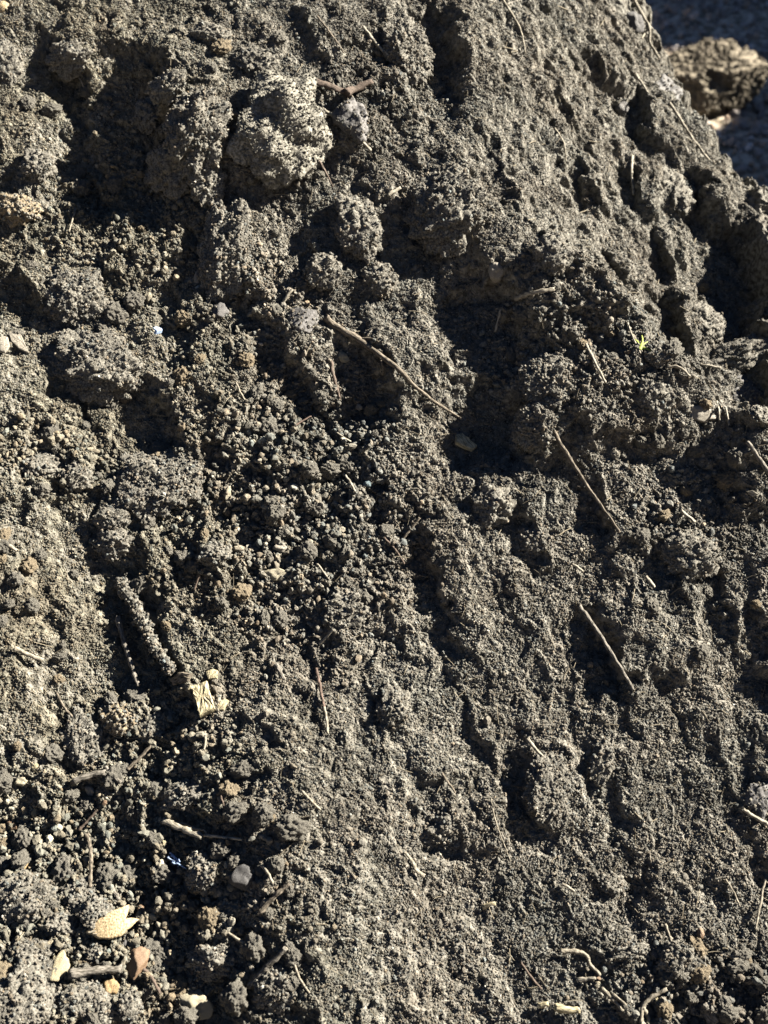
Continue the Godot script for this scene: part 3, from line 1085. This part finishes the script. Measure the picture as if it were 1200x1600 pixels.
	stick("twig", "pale grey stick at lower left below the left bank", "twig", "grey_bark", 12, 10, [[114, 1221], [140, 1212], [164, 1206]], 4)
	stick("twig", "short stick meeting the pale grey stick at its right end", "twig", "grey_bark", 8, 6, [[164, 1198], [176, 1212], [189, 1223]], 4)
	stick("twig", "dark twig below the pale grey stick, lower left", "twig", "dark_bark", 6, 4, [[123, 1297], [138, 1281], [152, 1265]], 4)
	stick("twig", "hair-thin dark twig above the pair of pale straws", "twig", "dark_bark", 4, 3, [[345, 1243], [351, 1265], [356, 1288]], 4)
	stick("straw", "pale grey straw on the smooth slope, left of bottom centre", "straw", "root", 6, 4, [[471, 1236], [485, 1250], [501, 1266]], 3)
	stick("straw", "bent pale straw above the brown twig, lower left", "straw", "straw", 6, 5, [[408, 1352], [418, 1363], [426, 1380]], 4)
	stick("twig", "dark twig below the rust-coloured pebble in the lower left", "twig", "dark_bark", 7, 5, [[224, 1513], [238, 1530], [250, 1552]], 4)
	stick("twig", "stick cut off by the left edge near the bottom corner", "twig", "bark", 11, 9, [[-5, 1583], [20, 1587], [44, 1590]], 4)
	stick("rootlet", "pale rootlet on the top left clods", "rootlet", "root", 4, 3, [[122, 318], [114, 340], [108, 362]], 3)
	stick("rootlet", "thin rootlet hanging into the top left hollow", "rootlet", "root", 4, 3, [[118, 112], [126, 125], [131, 136]], 3)
	stick("rootlet", "long thin rootlet on the slope right of the small grey stone", "rootlet", "bark", 4, 3, [[495, 25], [515, 50], [537, 82]], 3)
	stick("twig", "thin dark twig from the pale clod down to the right", "twig", "dark_bark", 5, 3, [[488, 238], [505, 262], [520, 292]], 3)
	stick("straw", "pale stub at the left foot of the lit spur", "straw", "straw", 8, 6, [[606, 305], [616, 299], [625, 293]], 3)

	# the crusted root in the gully
	stick("crusted_root", "thick root crusted with soil lying in the dark gully at the left", "root", "clod", 25, 11, [[192, 908], [212, 950], [238, 1000], [266, 1048]], 6, 0.9,
		[["bare_tip", [[238, 1000], [252, 1026], [268, 1052]], 15, 9, "grey_bark"]])

	# chips, leaf, husks
	plate("wood_chip", "square pale yellow wood chip left of the bottom centre", "wood chip", "wood", [[299, 1073], [324, 1065], [336, 1108], [313, 1120]], 0.0075, 0.0, 0.5, axis_u * 0.25,
		["block", "splinter", [[[300, 1076], [298, 1073], [294, 1077]], 5, "wood_end"]])
	plate("wood_chip", "pale cut chip lying in the large shaded hollow", "wood chip", "wood", [[711, 681], [721, 679], [745, 698], [738, 705], [712, 693]], 0.004, 0.001, 0.5, axis_v * 0.3,
		["block", "splinter", [[[716, 684], [728, 692], [740, 701]], 3, "wood_end"]])
	plate("wood_chip", "small tan flake against the top of the square chip", "wood chip", "wood", [[322, 1050], [333, 1046], [343, 1049], [340, 1061], [326, 1063]], 0.004, 0.001, 0.7)
	plate("wood_chip", "small tan flake right of the square chip", "wood chip", "wood", [[338, 1099], [352, 1092], [358, 1095], [350, 1110], [340, 1111]], 0.004, 0.001, 0.7)
	plate("wood_chip", "brownish flake lying above and left of the square chip", "wood chip", "bark", [[268, 1060], [282, 1050], [300, 1052], [295, 1064], [272, 1071]], 0.004, 0.001, 0.7)
	plate("wood_chip", "small white flake by the right edge below the ridge", "wood chip", "straw", [[1166, 768], [1176, 766], [1185, 772], [1176, 777]], 0.003, 0.0, 0.4)
	plate("wood_chip", "pale flake among dark crumbs in the bottom right corner", "wood chip", "root", [[1138, 1494], [1158, 1484], [1176, 1486], [1160, 1497], [1146, 1501]], 0.004, 0.001, 0.6)
	plate("wood_chip", "grey bark flake at the bottom edge, right corner", "wood chip", "grey_bark", [[1096, 1574], [1116, 1570], [1124, 1596], [1106, 1602]], 0.004, 0.001, 0.6)
	var leaf := plate("dry_leaf", "torn pale tan leaf with two points in the lower left", "leaf", "leaf",
		[[139, 1456], [148, 1446], [160, 1436], [182, 1424], [206, 1414], [204, 1428], [200, 1438], [210, 1435], [221, 1436], [208, 1450], [194, 1463], [176, 1468], [158, 1466]], 0.0008, 0.006, 0.5, axis_n * 0.5 + axis_u * 0.1,
		["blade", "vein", [[[143, 1456], [172, 1446], [203, 1418]], 2.4, "root"], [[[150, 1458], [182, 1454], [216, 1438]], 1.8, "root"]])
	leaf.position += axis_n * 0.010
	plate("seed_husk", "grey seed husk at the left edge, the nearer of two", "seed husk", "husk", [[-4, 536], [4, 526], [13, 529], [16, 542], [8, 551], [-4, 550]], 0.002, 0.003, 0.4)
	plate("seed_husk", "pale seed husk at the left edge tapering to a point", "seed husk", "husk", [[14, 522], [26, 519], [34, 526], [46, 553], [30, 547], [19, 537]], 0.002, 0.003, 0.4)
	plate("leaf_scrap", "curled brown scrap of leaf at the top left corner", "leaf", "leaf", [[-4, 6], [8, 2], [16, 8], [6, 20], [-4, 22]], 0.001, 0.003, 0.5)
	sprout()
	fluff()

	# stones
	lump_thing("pebble", "round grey pebble at the foot of the lit lump, upper left", "pebble", stones[0], "grey_stone", 343, 488, 13, 12, 0, 0.3)
	lump_thing("pebble", "tiny pale upright pebble left of the lit lump, upper left", "pebble", stones[1], "husk", 307, 435, 6, 9, 0, 0.2)
	lump_thing("pebble", "small round brown pebble left of the grey rock", "pebble", stones[2], "pale_clod", 431, 484, 9, 8, 0, 0.3)
	lump_thing("rock", "angular grey rock left of the long twig's thick end", "rock", lump(4, 822, 2), "grey_stone", 470, 503, 19, 22, 20, 0.45, "", 0.6, 160)
	lump_thing("pebble", "small white pebble beneath the long twig", "pebble", stones[4], "cream_stone", 536, 558, 9, 7, 30, 0.3)
	lump_thing("pebble", "small bluish stone on the dark slope at the left", "pebble", stones[5], "blue_fibre", 245, 517, 8, 6, 0, 0.4)
	lump_thing("pebble", "pale oval pebble in the crumbs above the centre left", "pebble", stones[1], "cream_stone", 355, 772, 6, 10, 10, 0.3)
	lump_thing("pebble", "white flat chip of stone left of the centre", "pebble", stones[2], "cream_stone", 432, 898, 15, 9, -10, -0.1)
	lump_thing("pebble", "pale pebble just above the white flat chip", "pebble", stones[3], "husk", 436, 856, 9, 8, 0, 0.3)
	lump_thing("pebble", "pale oval pebble at the top of the near ridge", "pebble", stones[4], "husk", 775, 424, 11, 14, 10, 0.3)
	lump_thing("stone", "flat pale stone on the ridge near the right edge", "stone", stones[0], "husk", 1092, 646, 24, 12, 15, 0.3)
	lump_thing("stone", "grey stone set into the crest below the far ground", "stone", lump(4, 821, 3), "dark_stone", 1040, 140, 24, 28, 10, 0.6, "", 0.55, 260)
	lump_thing("stone", "small grey stone high on the crest by the top edge", "stone", stones[2], "dark_stone", 992, 35, 13, 14, 0, 0.55)
	lump_thing("pebble", "small pale-grey pebble in a hollow of the right spur", "pebble", stones[3], "grey_stone", 970, 170, 10, 11, 0, 0.4)
	lump_thing("rock", "big dark rounded rock in the shaded hollow at the right edge", "rock", stones[1], "dark_stone", 1156, 622, 44, 32, -10, 0.85, "", 0.55, 500)
	lump_thing("stone", "pale stone at the right edge above the pale twig", "stone", lump(4, 823, 3), "grey_stone", 1187, 1252, 22, 26, 0, 0.5, "", 0.6, 200)
	lump_thing("stone", "small grey stone right of the pale clod, a thin twig across it", "stone", lump(4, 816, 3), "grey_stone", 552, 190, 21, 32, -15, 0.4, "", 0.6, 250)
	lump_thing("stone", "dark grey angular stone above the grey twig, lower left", "stone", stones[3], "dark_stone", 377, 1371, 16, 20, 0, -0.1)
	lump_thing("pebble", "cream white stone at the bottom edge, left of centre", "pebble", stones[2], "cream_stone", 307, 1570, 21, 18, 0, 0.1)
	lump_thing("wood_knot", "round cream knot of wood at the end of the thick grey stick", "wood knot", stones[0], "wood_end", 94, 1514, 16, 20, 10, -0.25)
	lump_thing("pebble", "upright rust-brown pebble at lower left", "pebble", stones[5], "rust_stone", 216, 1503, 14, 22, 5, -0.2)
	lump_thing("pebble", "orange pebble under the thick grey stick", "pebble", stones[4], "orange_stone", 175, 1541, 12, 12, 0, -0.25)
	lump_thing("pebble", "yellow-orange pebble near the left edge, lower left", "pebble", stones[1], "orange_stone", 32, 1351, 12, 9, 0, -0.2)
	lump_thing("pebble", "tiny red pebble at the left edge, lower left", "pebble", stones[2], "rust_stone", 20, 1289, 7, 6, 0, 0.2)
	lump_thing("pebble", "tan pebble below the left bank, lower left", "pebble", stones[3], "cream_stone", 32, 1221, 8, 8, 0, 0.3)
	lump_thing("pebble", "small smooth brown pebble between the leaf and the dark grey stone", "pebble", stones[0], "pale_clod", 295, 1382, 9, 9, 0, 0.2)
	lump_thing("pebble", "tan pebble upright above the cream white stone", "pebble", stones[5], "tan_clod", 305, 1438, 9, 19, 5, 0.3)
	lump_thing("stone", "pale brown stone below the loose clods at lower left", "stone", stones[1], "pale_clod", 246, 1236, 14, 12, 0, 0.3)
	lump_thing("pebble", "orange-brown pebble right of the torn leaf", "pebble", stones[4], "rust_stone", 221, 1421, 6, 7, 0, 0.2)

	# large clods and lumps
	var big := []
	for k in 6:
		big.append(lump(5, 900 + 19 * k, 1))
	lump_thing("soil_clod", "largest brown clod, in the top left, its right side lit", "clod", big[0], "clod", 308, 205, 38, 56, 8, 0.45, "", 0.7, 3000)
	lump_thing("pale_clod", "large pale grey-green clod near the top, its left side in shade", "clod", lump(5, 815, 3), "pale_clod", 440, 200, 50, 74, 12, 0.5, "", 0.8, 4200)
	lump_thing("soil_clod", "crumbly clod jutting into the dark hollow at the top", "clod", big[2], "clod", 637, 84, 34, 44, -10, 0.3, "", 0.6, 1800)
	lump_thing("soil_clod", "broad dark clod at the head of the large hollow", "clod", big[3], "clod", 700, 330, 46, 56, 10, 0.45, "", 0.55, 2600)
	lump_thing("soil_clod", "tall lit lump of soil above the round grey pebble", "clod", big[4], "clod", 352, 405, 38, 70, 6, 0.5, "", 0.55, 3000)
	lump_thing("soil_clod", "lumpy clod in the middle of the left side under a thin straw", "clod", big[5], "clod", 245, 757, 56, 42, -6, 0.4, "", 0.55, 2800)
	lump_thing("soil_clod", "lit clod overhanging the large hollow on its right", "clod", big[2], "clod", 852, 600, 42, 40, 15, 0.45, "", 0.6, 2000)
	lump_thing("soil_clod", "clod just under the one overhanging the large hollow", "clod", big[1], "clod", 836, 668, 27, 33, 10, 0.35, "", 0.6, 1200)
	lump_thing("soil_clod", "matted clod of soil on the left, dark underneath", "clod", big[3], "clod", 150, 572, 58, 44, 20, 0.45, "", 0.55, 2800)
	lump_thing("soil_clod", "lit clod on the bulge near the left edge, above the matted clod", "clod", big[4], "clod", 120, 470, 44, 40, 0, 0.5, "", 0.55, 2000)
	lump_thing("soil_clod", "lit ledge clod above the dark notch, bottom centre", "clod", big[0], "clod", 692, 1292, 44, 34, 10, 0.5, "", 0.55, 1800)
	lump_thing("soil_clod", "lump right of the long dark notch, lower centre", "clod", big[5], "clod", 858, 1232, 26, 38, 8, 0.5, "", 0.55, 1200)
	var some := [
		[272, 268, 32, 38, "clod under the largest brown clod, left of the pale clod"], [322, 282, 24, 34, "narrow clod between the largest brown clod and the pale clod"], [238, 185, 26, 28, "shaded clod left of the largest brown clod"],
		[262, 140, 24, 20, "crumbly clod above the largest brown clod"], [395, 95, 26, 20, "clod above the pale clod near the top"], [330, 60, 24, 22, "clod near the top edge, left of the pale clod"],
		[560, 360, 31, 42, "clod standing left of the broad dark clod"], [174, 812, 22, 17, "upper of two clods below the lumpy clod at the left"], [178, 850, 22, 20, "lower of two clods below the lumpy clod at the left"],
		[541, 949, 34, 24, "dark angular clod in the crumbs at the centre"], [864, 402, 27, 31, "dark clod on top of the near ridge"], [835, 847, 17, 19, "round smooth clod hanging below the slanting pale twig"],
		[1019, 622, 23, 25, "round clod in a dark hole of the ridge"], [980, 1487, 23, 14, "flat oval clod at the bottom right"], [616, 1108, 23, 25, "lit clod below the red-brown twig"],
		[1076, 868, 33, 36, "lit clod above the dark hollow at the right edge"], [770, 790, 24, 28, "clod at the head of the dark notch right of centre"], [940, 1192, 17, 25, "small clod beside the short notch at lower right"],
		[35, 1408, 42, 38, "purplish lumpy clod by the left edge, lower left"], [124, 1400, 22, 21, "round clod up and left of the torn leaf"], [150, 1428, 19, 19, "round clod touching the torn leaf"],
		[92, 1446, 18, 17, "crumbly clod left of the torn leaf"], [40, 1562, 44, 42, "biggest clod in the bottom left corner"], [128, 1562, 27, 25, "clod under the thick grey stick"],
		[158, 1576, 17, 23, "upright clod at the bottom edge under the orange pebble"], [86, 1556, 17, 14, "small clod under the cream wood knot"], [203, 1572, 14, 20, "small upright clod below the rust-brown pebble"],
		[48, 1490, 22, 16, "clod at the left edge beside the cream wood knot"], [148, 1488, 11, 10, "small clod above the thick grey stick"], [286, 1246, 26, 22, "clod above the pair of pale straws"],
		[318, 1364, 23, 22, "lumpy clod beside the dark grey stone"], [358, 1420, 21, 15, "clod under the dark grey stone"], [333, 1500, 26, 23, "clod left of the grey twig at the bottom"],
		[430, 1543, 32, 26, "clod right of the grey twig at the bottom"], [187, 1126, 25, 22, "tan clod in the gully left of the square chip"], [236, 1140, 20, 18, "clod between the tan clod and the square chip"],
		[128, 1152, 24, 34, "upright clod at the foot of the left bank"], [335, 868, 18, 18, "clod right of the two clods below the lumpy clod"], [1030, 556, 20, 15, "small clod beside the green sprout"],
		[1100, 505, 24, 30, "blurred clod in the deep hollow at the right"], [1160, 555, 40, 22, "blurred flat clod above the big dark rock"], [1188, 650, 18, 14, "small clod under the big dark rock"],
		[1050, 305, 30, 40, "dark lump on the far spur by the right edge"], [65, 730, 26, 20, "rounded clod on the left bank"], [120, 745, 18, 16, "small rounded clod right of the left bank"],
		[25, 330, 28, 24, "tan lit clod at the left edge, upper left"], [60, 260, 22, 20, "clod under the top left hollow"], [12, 100, 18, 36, "lit clod at the left edge in the top corner"],
		[110, 95, 26, 24, "hanging clod at top left"], [505, 425, 26, 22, "clod above the long twig's thick end"], [595, 440, 22, 26, "clod left of the head of the large hollow"],
[955, 1380, 16, 12, "small clod on the lower right slope"], [1060, 1500, 26, 22, "greenish clod in the bottom right crumbs"],
	]
	for k in some.size():
		var a: Array = some[k]
		var turn := fmod(k * 47.0, 40.0) - 20.0
		lump_thing("soil_clod", a[4], "clod", clods[k % 8], "tan_soil" if a[4].begins_with("tan") else "clod", a[0], a[1], a[2], a[3], turn, 0.38, "", 0.75, int(a[2] * a[3] * 0.7))
	tan_lump()
	loose_clods()
	loose_pebbles()

func sprout() -> void:
	var o := Node3D.new()
	o.transform = Transform3D(Basis(), spot(1002, 542))
	tag(o, "green_sprout", "tiny yellow-green sprout on the ridge at the right", "sprout")
	var s := scale_at(o.position)
	for k in 4:
		var a: Array = [[[1000, 546], [1005, 538], [1012, 534]], [[1001, 545], [998, 536], [992, 530]], [[1003, 544], [1010, 544], [1018, 549]], [[1000, 545], [1004, 532], [1003, 524]]][k]
		var pts := rest(a, 3.0 * s, 6.0 * s)
		var g := tube(pts, 2.6 * s, 0.8 * s, 0.35, axis_n, 60 + k)
		var loc := PackedVector3Array()
		for p in g[0]:
			loc.append(p - o.position)
		part(o, "leaf", commit(loc, g[1], true), mats.green)

func fluff() -> void:
	var o := Node3D.new()
	o.transform = Transform3D(Basis(), spot(272, 1345))
	tag(o, "blue_fluff", "wisp of bluish thread among the crumbs at lower left", "thread")
	var s := scale_at(o.position)
	for k in 6:
		var r := RandomNumberGenerator.new()
		r.seed = 400 + k
		var a := []
		var c := Vector2(272 + r.randfn() * 4.0, 1345 + r.randfn() * 4.0)
		for i in 4:
			a.append([c.x + (i - 1.5) * 5.0 + r.randfn() * 3.0, c.y + (i - 1.5) * 4.0 + r.randfn() * 3.0])
		var g := tube(rest(a, 2.0 * s, 3.0 * s), 1.3 * s, 0.9 * s, 1.0, axis_n, 70 + k, 0.1, 6)
		var loc := PackedVector3Array()
		for p in g[0]:
			loc.append(p - o.position)
		part(o, "thread", commit(loc, g[1], true), mats.blue_fibre)

# the lump of tan subsoil that lies on the ground behind the mound
func tan_lump() -> void:
	var d := (ahead + axis_u * ((1098.0 - 600.0) / focal) + up_cam * ((800.0 - 125.0) / focal)).normalized()
	var p := eye + d * ((GROUND_Y + 0.07 - eye.y) / d.y)
	var o := Node3D.new()
	o.transform = Transform3D(Basis.from_euler(Vector3(0, 0.5, -0.25)), p)
	tag(o, "subsoil_lump", "tan lump of crumbly subsoil on the ground behind the crest", "clod")
	var m := lump(5, 777, 2)
	var arr := m.surface_get_arrays(0)
	var v: PackedVector3Array = arr[Mesh.ARRAY_VERTEX]
	for i in v.size():
		v[i] *= Vector3(0.15, 0.125, 0.13)
	var idx: PackedInt32Array = arr[Mesh.ARRAY_INDEX]
	var f := PackedInt32Array()
	for k in range(0, idx.size(), 3):
		f.append_array([idx[k], idx[k + 2], idx[k + 1]])
	part(o, "core", commit(v, f, true), mats.tan_clod)
	var buf := PackedFloat32Array()
	var r := RandomNumberGenerator.new()
	r.seed = 12
	for k in 5200:
		var q := v[r.randi() % v.size()]
		push(buf, q, q.normalized(), lerpf(1.2, 7.0, pow(r.randf(), 2.6)) * MM, r, Color.WHITE)
	add_copies(o, "crust", lumps[2], mats.tan_clod, buf)

const AREAS := [[210, 1400, 250, 200, 95, "clods at lower left"], [420, 780, 190, 220, 60, "clods left of the centre"], [130, 900, 130, 280, 35, "clods by the left bank"],
	[1090, 1540, 120, 70, 35, "clods at bottom right"], [960, 560, 170, 120, 30, "clods on the near ridge"], [260, 300, 240, 250, 35, "clods at upper left"], [1080, 850, 110, 170, 20, "clods at the right edge"]]
const LANDMARKS := [[180, 1442, "torn leaf"], [94, 1514, "cream wood knot"], [150, 1518, "thick grey stick"], [216, 1503, "rust-brown pebble"], [175, 1541, "orange pebble"], [32, 1351, "yellow-orange pebble"],
	[307, 1570, "cream stone at the bottom"], [377, 1371, "dark grey angular stone"], [285, 1294, "split pale straw"], [347, 1308, "thin pale straw at lower left"], [415, 1513, "grey twig with a rootlet"],
	[427, 1402, "brown twig at lower left"], [172, 1382, "grey twig above the leaf"], [140, 1345, "upright brown twig above the leaf"], [140, 1212, "pale grey stick"], [272, 1345, "bluish thread"], [305, 1438, "upright tan pebble"],
	[35, 1408, "purplish clod at the left edge"], [40, 1562, "biggest clod of the bottom left corner"], [318, 1092, "square wood chip"], [235, 985, "crusted root"], [198, 1015, "grey twig in the gully"],
	[245, 757, "lumpy clod on the left side"], [176, 830, "two clods below the lumpy clod"], [44, 1021, "half-buried stick on the left bank"], [8, 850, "stick cut off by the left edge"], [107, 1108, "fine rootlet on the left bank"],
	[355, 772, "pale oval pebble"], [432, 898, "white flat chip of stone"], [541, 949, "dark clod at the centre"], [546, 752, "white sliver of straw"], [500, 1070, "red-brown twig"], [470, 658, "thin reddish rootlet"],
	[524, 592, "dark twig under the long twig"], [470, 503, "angular grey rock"], [343, 488, "round grey pebble"], [590, 555, "long tapering twig"], [376, 612, "short straw on the dark slope"], [617, 858, "dark thin twig on the rib"],
	[308, 205, "largest brown clod"], [440, 200, "pale clod"], [352, 405, "tall lit lump"], [150, 572, "matted clod"], [245, 517, "small bluish stone"], [18, 536, "seed husks"], [110, 340, "rootlet on the top left clods"], [110, 95, "clod hanging in the top left hollow"],
	[505, 425, "clod above the long twig"], [1002, 542, "green sprout"], [832, 458, "broad strip of straw"], [930, 566, "straw slanting down the ridge"], [852, 600, "clod overhanging the hollow"], [1019, 622, "round clod in the dark hole"],
	[1092, 646, "flat pale stone"], [1158, 625, "big dark rock"], [775, 424, "pale oval pebble of the ridge"], [915, 750, "slanting pale twig"], [1076, 868, "lit clod above the right hollow"], [1075, 806, "pale straw on the right shoulder"],
	[1016, 909, "stubby pale straw"], [948, 1010, "propped stick"], [1176, 772, "small white flake"], [900, 1490, "bent pale root"], [1020, 1560, "forked pale root"], [980, 1487, "flat oval clod"], [1157, 1491, "pale flake in the right corner"],
	[1110, 1586, "grey bark flake"], [1060, 1500, "greenish clod"], [1046, 1462, "tan straw above the forked root"], [958, 1562, "strip slanting from the bent root"]]
const SIDES := ["right of", "below and right of", "below", "below and left of", "left of", "above and left of", "above", "above and right of"]

var told_before := {}

func where_it_is(x: float, y: float) -> String:
	var best := 1e9
	var told := ""
	for l in LANDMARKS:
		var d := Vector2(x - l[0], y - l[1])
		if d.length() < best:
			best = d.length()
			var side: String = SIDES[posmod(roundi(d.angle() / (PI / 4.0)), 8)]
			told = ("just " if best < 32.0 else "" if best < 70.0 else "well ") + side + " the " + l[2]
	return told

func loose_clods() -> void:
	var r := RandomNumberGenerator.new()
	r.seed = 33
	for a in AREAS:
		for k in a[4]:
			var s := lerpf(5.5, 14.0, pow(r.randf(), 2.0)) * (1.25 if a[0] < 300 and a[1] > 1300 else 1.0)
			var tan := r.randf() < 0.12
			var x := 0.0
			var y := 0.0
			var label := ""
			for again in 12:
				x = clampf(a[0] + r.randf_range(-1, 1) * a[2], 4.0, 1196.0)
				y = clampf(a[1] + r.randf_range(-1, 1) * a[3], 4.0, 1596.0)
				label = ("small tan" if tan else "small dark" if s < 8.0 else "lumpy dark") + " clod " + where_it_is(x, y)
				if not told_before.has(label):
					break
			if told_before.has(label):
				continue
			told_before[label] = true
			lump_thing("small_clod", label, "clod", clods[r.randi() % 8], "tan_soil" if tan else "clod", x, y, s, s * r.randf_range(0.75, 1.15), r.randf_range(0, 180), 0.2, a[5], 0.95)

# small coloured pebbles and chips in the coarse crumbs
func loose_pebbles() -> void:
	var r := RandomNumberGenerator.new()
	r.seed = 77
	var kinds := [["cream_stone", "cream"], ["orange_stone", "orange"], ["grey_stone", "grey"], ["husk", "pale grey"], ["tan_soil", "tan"], ["rust_stone", "rust-brown"], ["wood", "pale yellow"]]
	for k in 46:
		var left := k < 34
		var x := r.randf_range(0, 430) if left else r.randf_range(930, 1195)
		var y := r.randf_range(1190, 1595) if left else r.randf_range(1440, 1595)
		var kind: Array = kinds[r.randi() % kinds.size()]
		var s := lerpf(3.5, 8.5, pow(r.randf(), 2.0))
		var label := "small %s pebble %s" % [kind[1], where_it_is(x, y)]
		if told_before.has(label):
			continue
		told_before[label] = true
		lump_thing("small_pebble", label, "pebble", stones[r.randi() % 6], kind[0], x, y, s, s * r.randf_range(0.7, 1.2), r.randf_range(0, 180), 0.1, "small pebbles in the coarse crumbs", 0.8)

func scatter_fibres() -> void:
	var root := stuff_root("root_fibres", "hair-thin pale roots and straw bits scattered all over the soil", "root fibres")
	var r := RandomNumberGenerator.new()
	r.seed = 55
	var bufs := [PackedFloat32Array(), PackedFloat32Array(), PackedFloat32Array()]
	for k in 2000:
		var v := lerpf(-0.43, 0.62, r.randf())
		var u := r.randf_range(-0.9, 0.9) * half_width(v)
		if r.randf() > 0.45 + 0.55 * smoothstep(-0.1, 0.2, u + 0.5 * v):
			continue
		var q := Vector3(u, v, height(u, v))
		var len := lerpf(0.004, 0.016, pow(r.randf(), 2.5))
		var a := r.randf() * TAU
		var du := cos(a) * len * 0.5
		var dv := sin(a) * len * 0.5
		var h0 := height(u - du, v - dv)
		var h1 := height(u + du, v + dv)
		if absf(h1 - h0) > len * 1.2:
			continue
		var z := to_world(2.0 * du, 2.0 * dv, h1 - h0)
		var x := axis_n.cross(z).normalized()
		var w := lerpf(0.5, 1.1, r.randf())
		var b := Basis(x * 0.01 * w, z.cross(x).normalized() * 0.01 * w, z)
		var o := to_world(q.x, q.y, maxf(q.z, (h0 + h1) * 0.5) + 0.0014)
		var t := r.randf()
		var c := Color(1, 1, 1) * lerpf(0.3, 1.0, t)
		bufs[k % 3].append_array([b.x.x, b.y.x, b.z.x, o.x, b.x.y, b.y.y, b.z.y, o.y, b.x.z, b.y.z, b.z.z, o.z, c.r, c.g * 0.97, c.b * 0.92, 1.0])
	for k in 3:
		var pts := []
		for i in 5:
			pts.append(Vector3(0.004 * sin(i * 1.3 + k), 0.002 * cos(i * 1.7 + k * 2), -0.5 + i * 0.25) * Vector3(5, 5, 1))
		var g := tube_thin(pts, 0.022 + 0.012 * k)
		add_copies(root, "fibres", g, mats.fibre, bufs[k])

func tube_thin(pts: Array, r: float) -> ArrayMesh:
	var v := PackedVector3Array()
	var f := PackedInt32Array()
	for k in pts.size():
		var p: Vector3 = pts[k]
		for q in 5:
			v.append(p + Vector3(cos(TAU * q / 5) * r, sin(TAU * q / 5) * r, 0))
	for k in pts.size() - 1:
		for q in 5:
			var a := k * 5 + q
			var b := k * 5 + (q + 1) % 5
			f.append_array([a, b, a + 5, b, b + 5, a + 5])
	return commit(v, f, true)
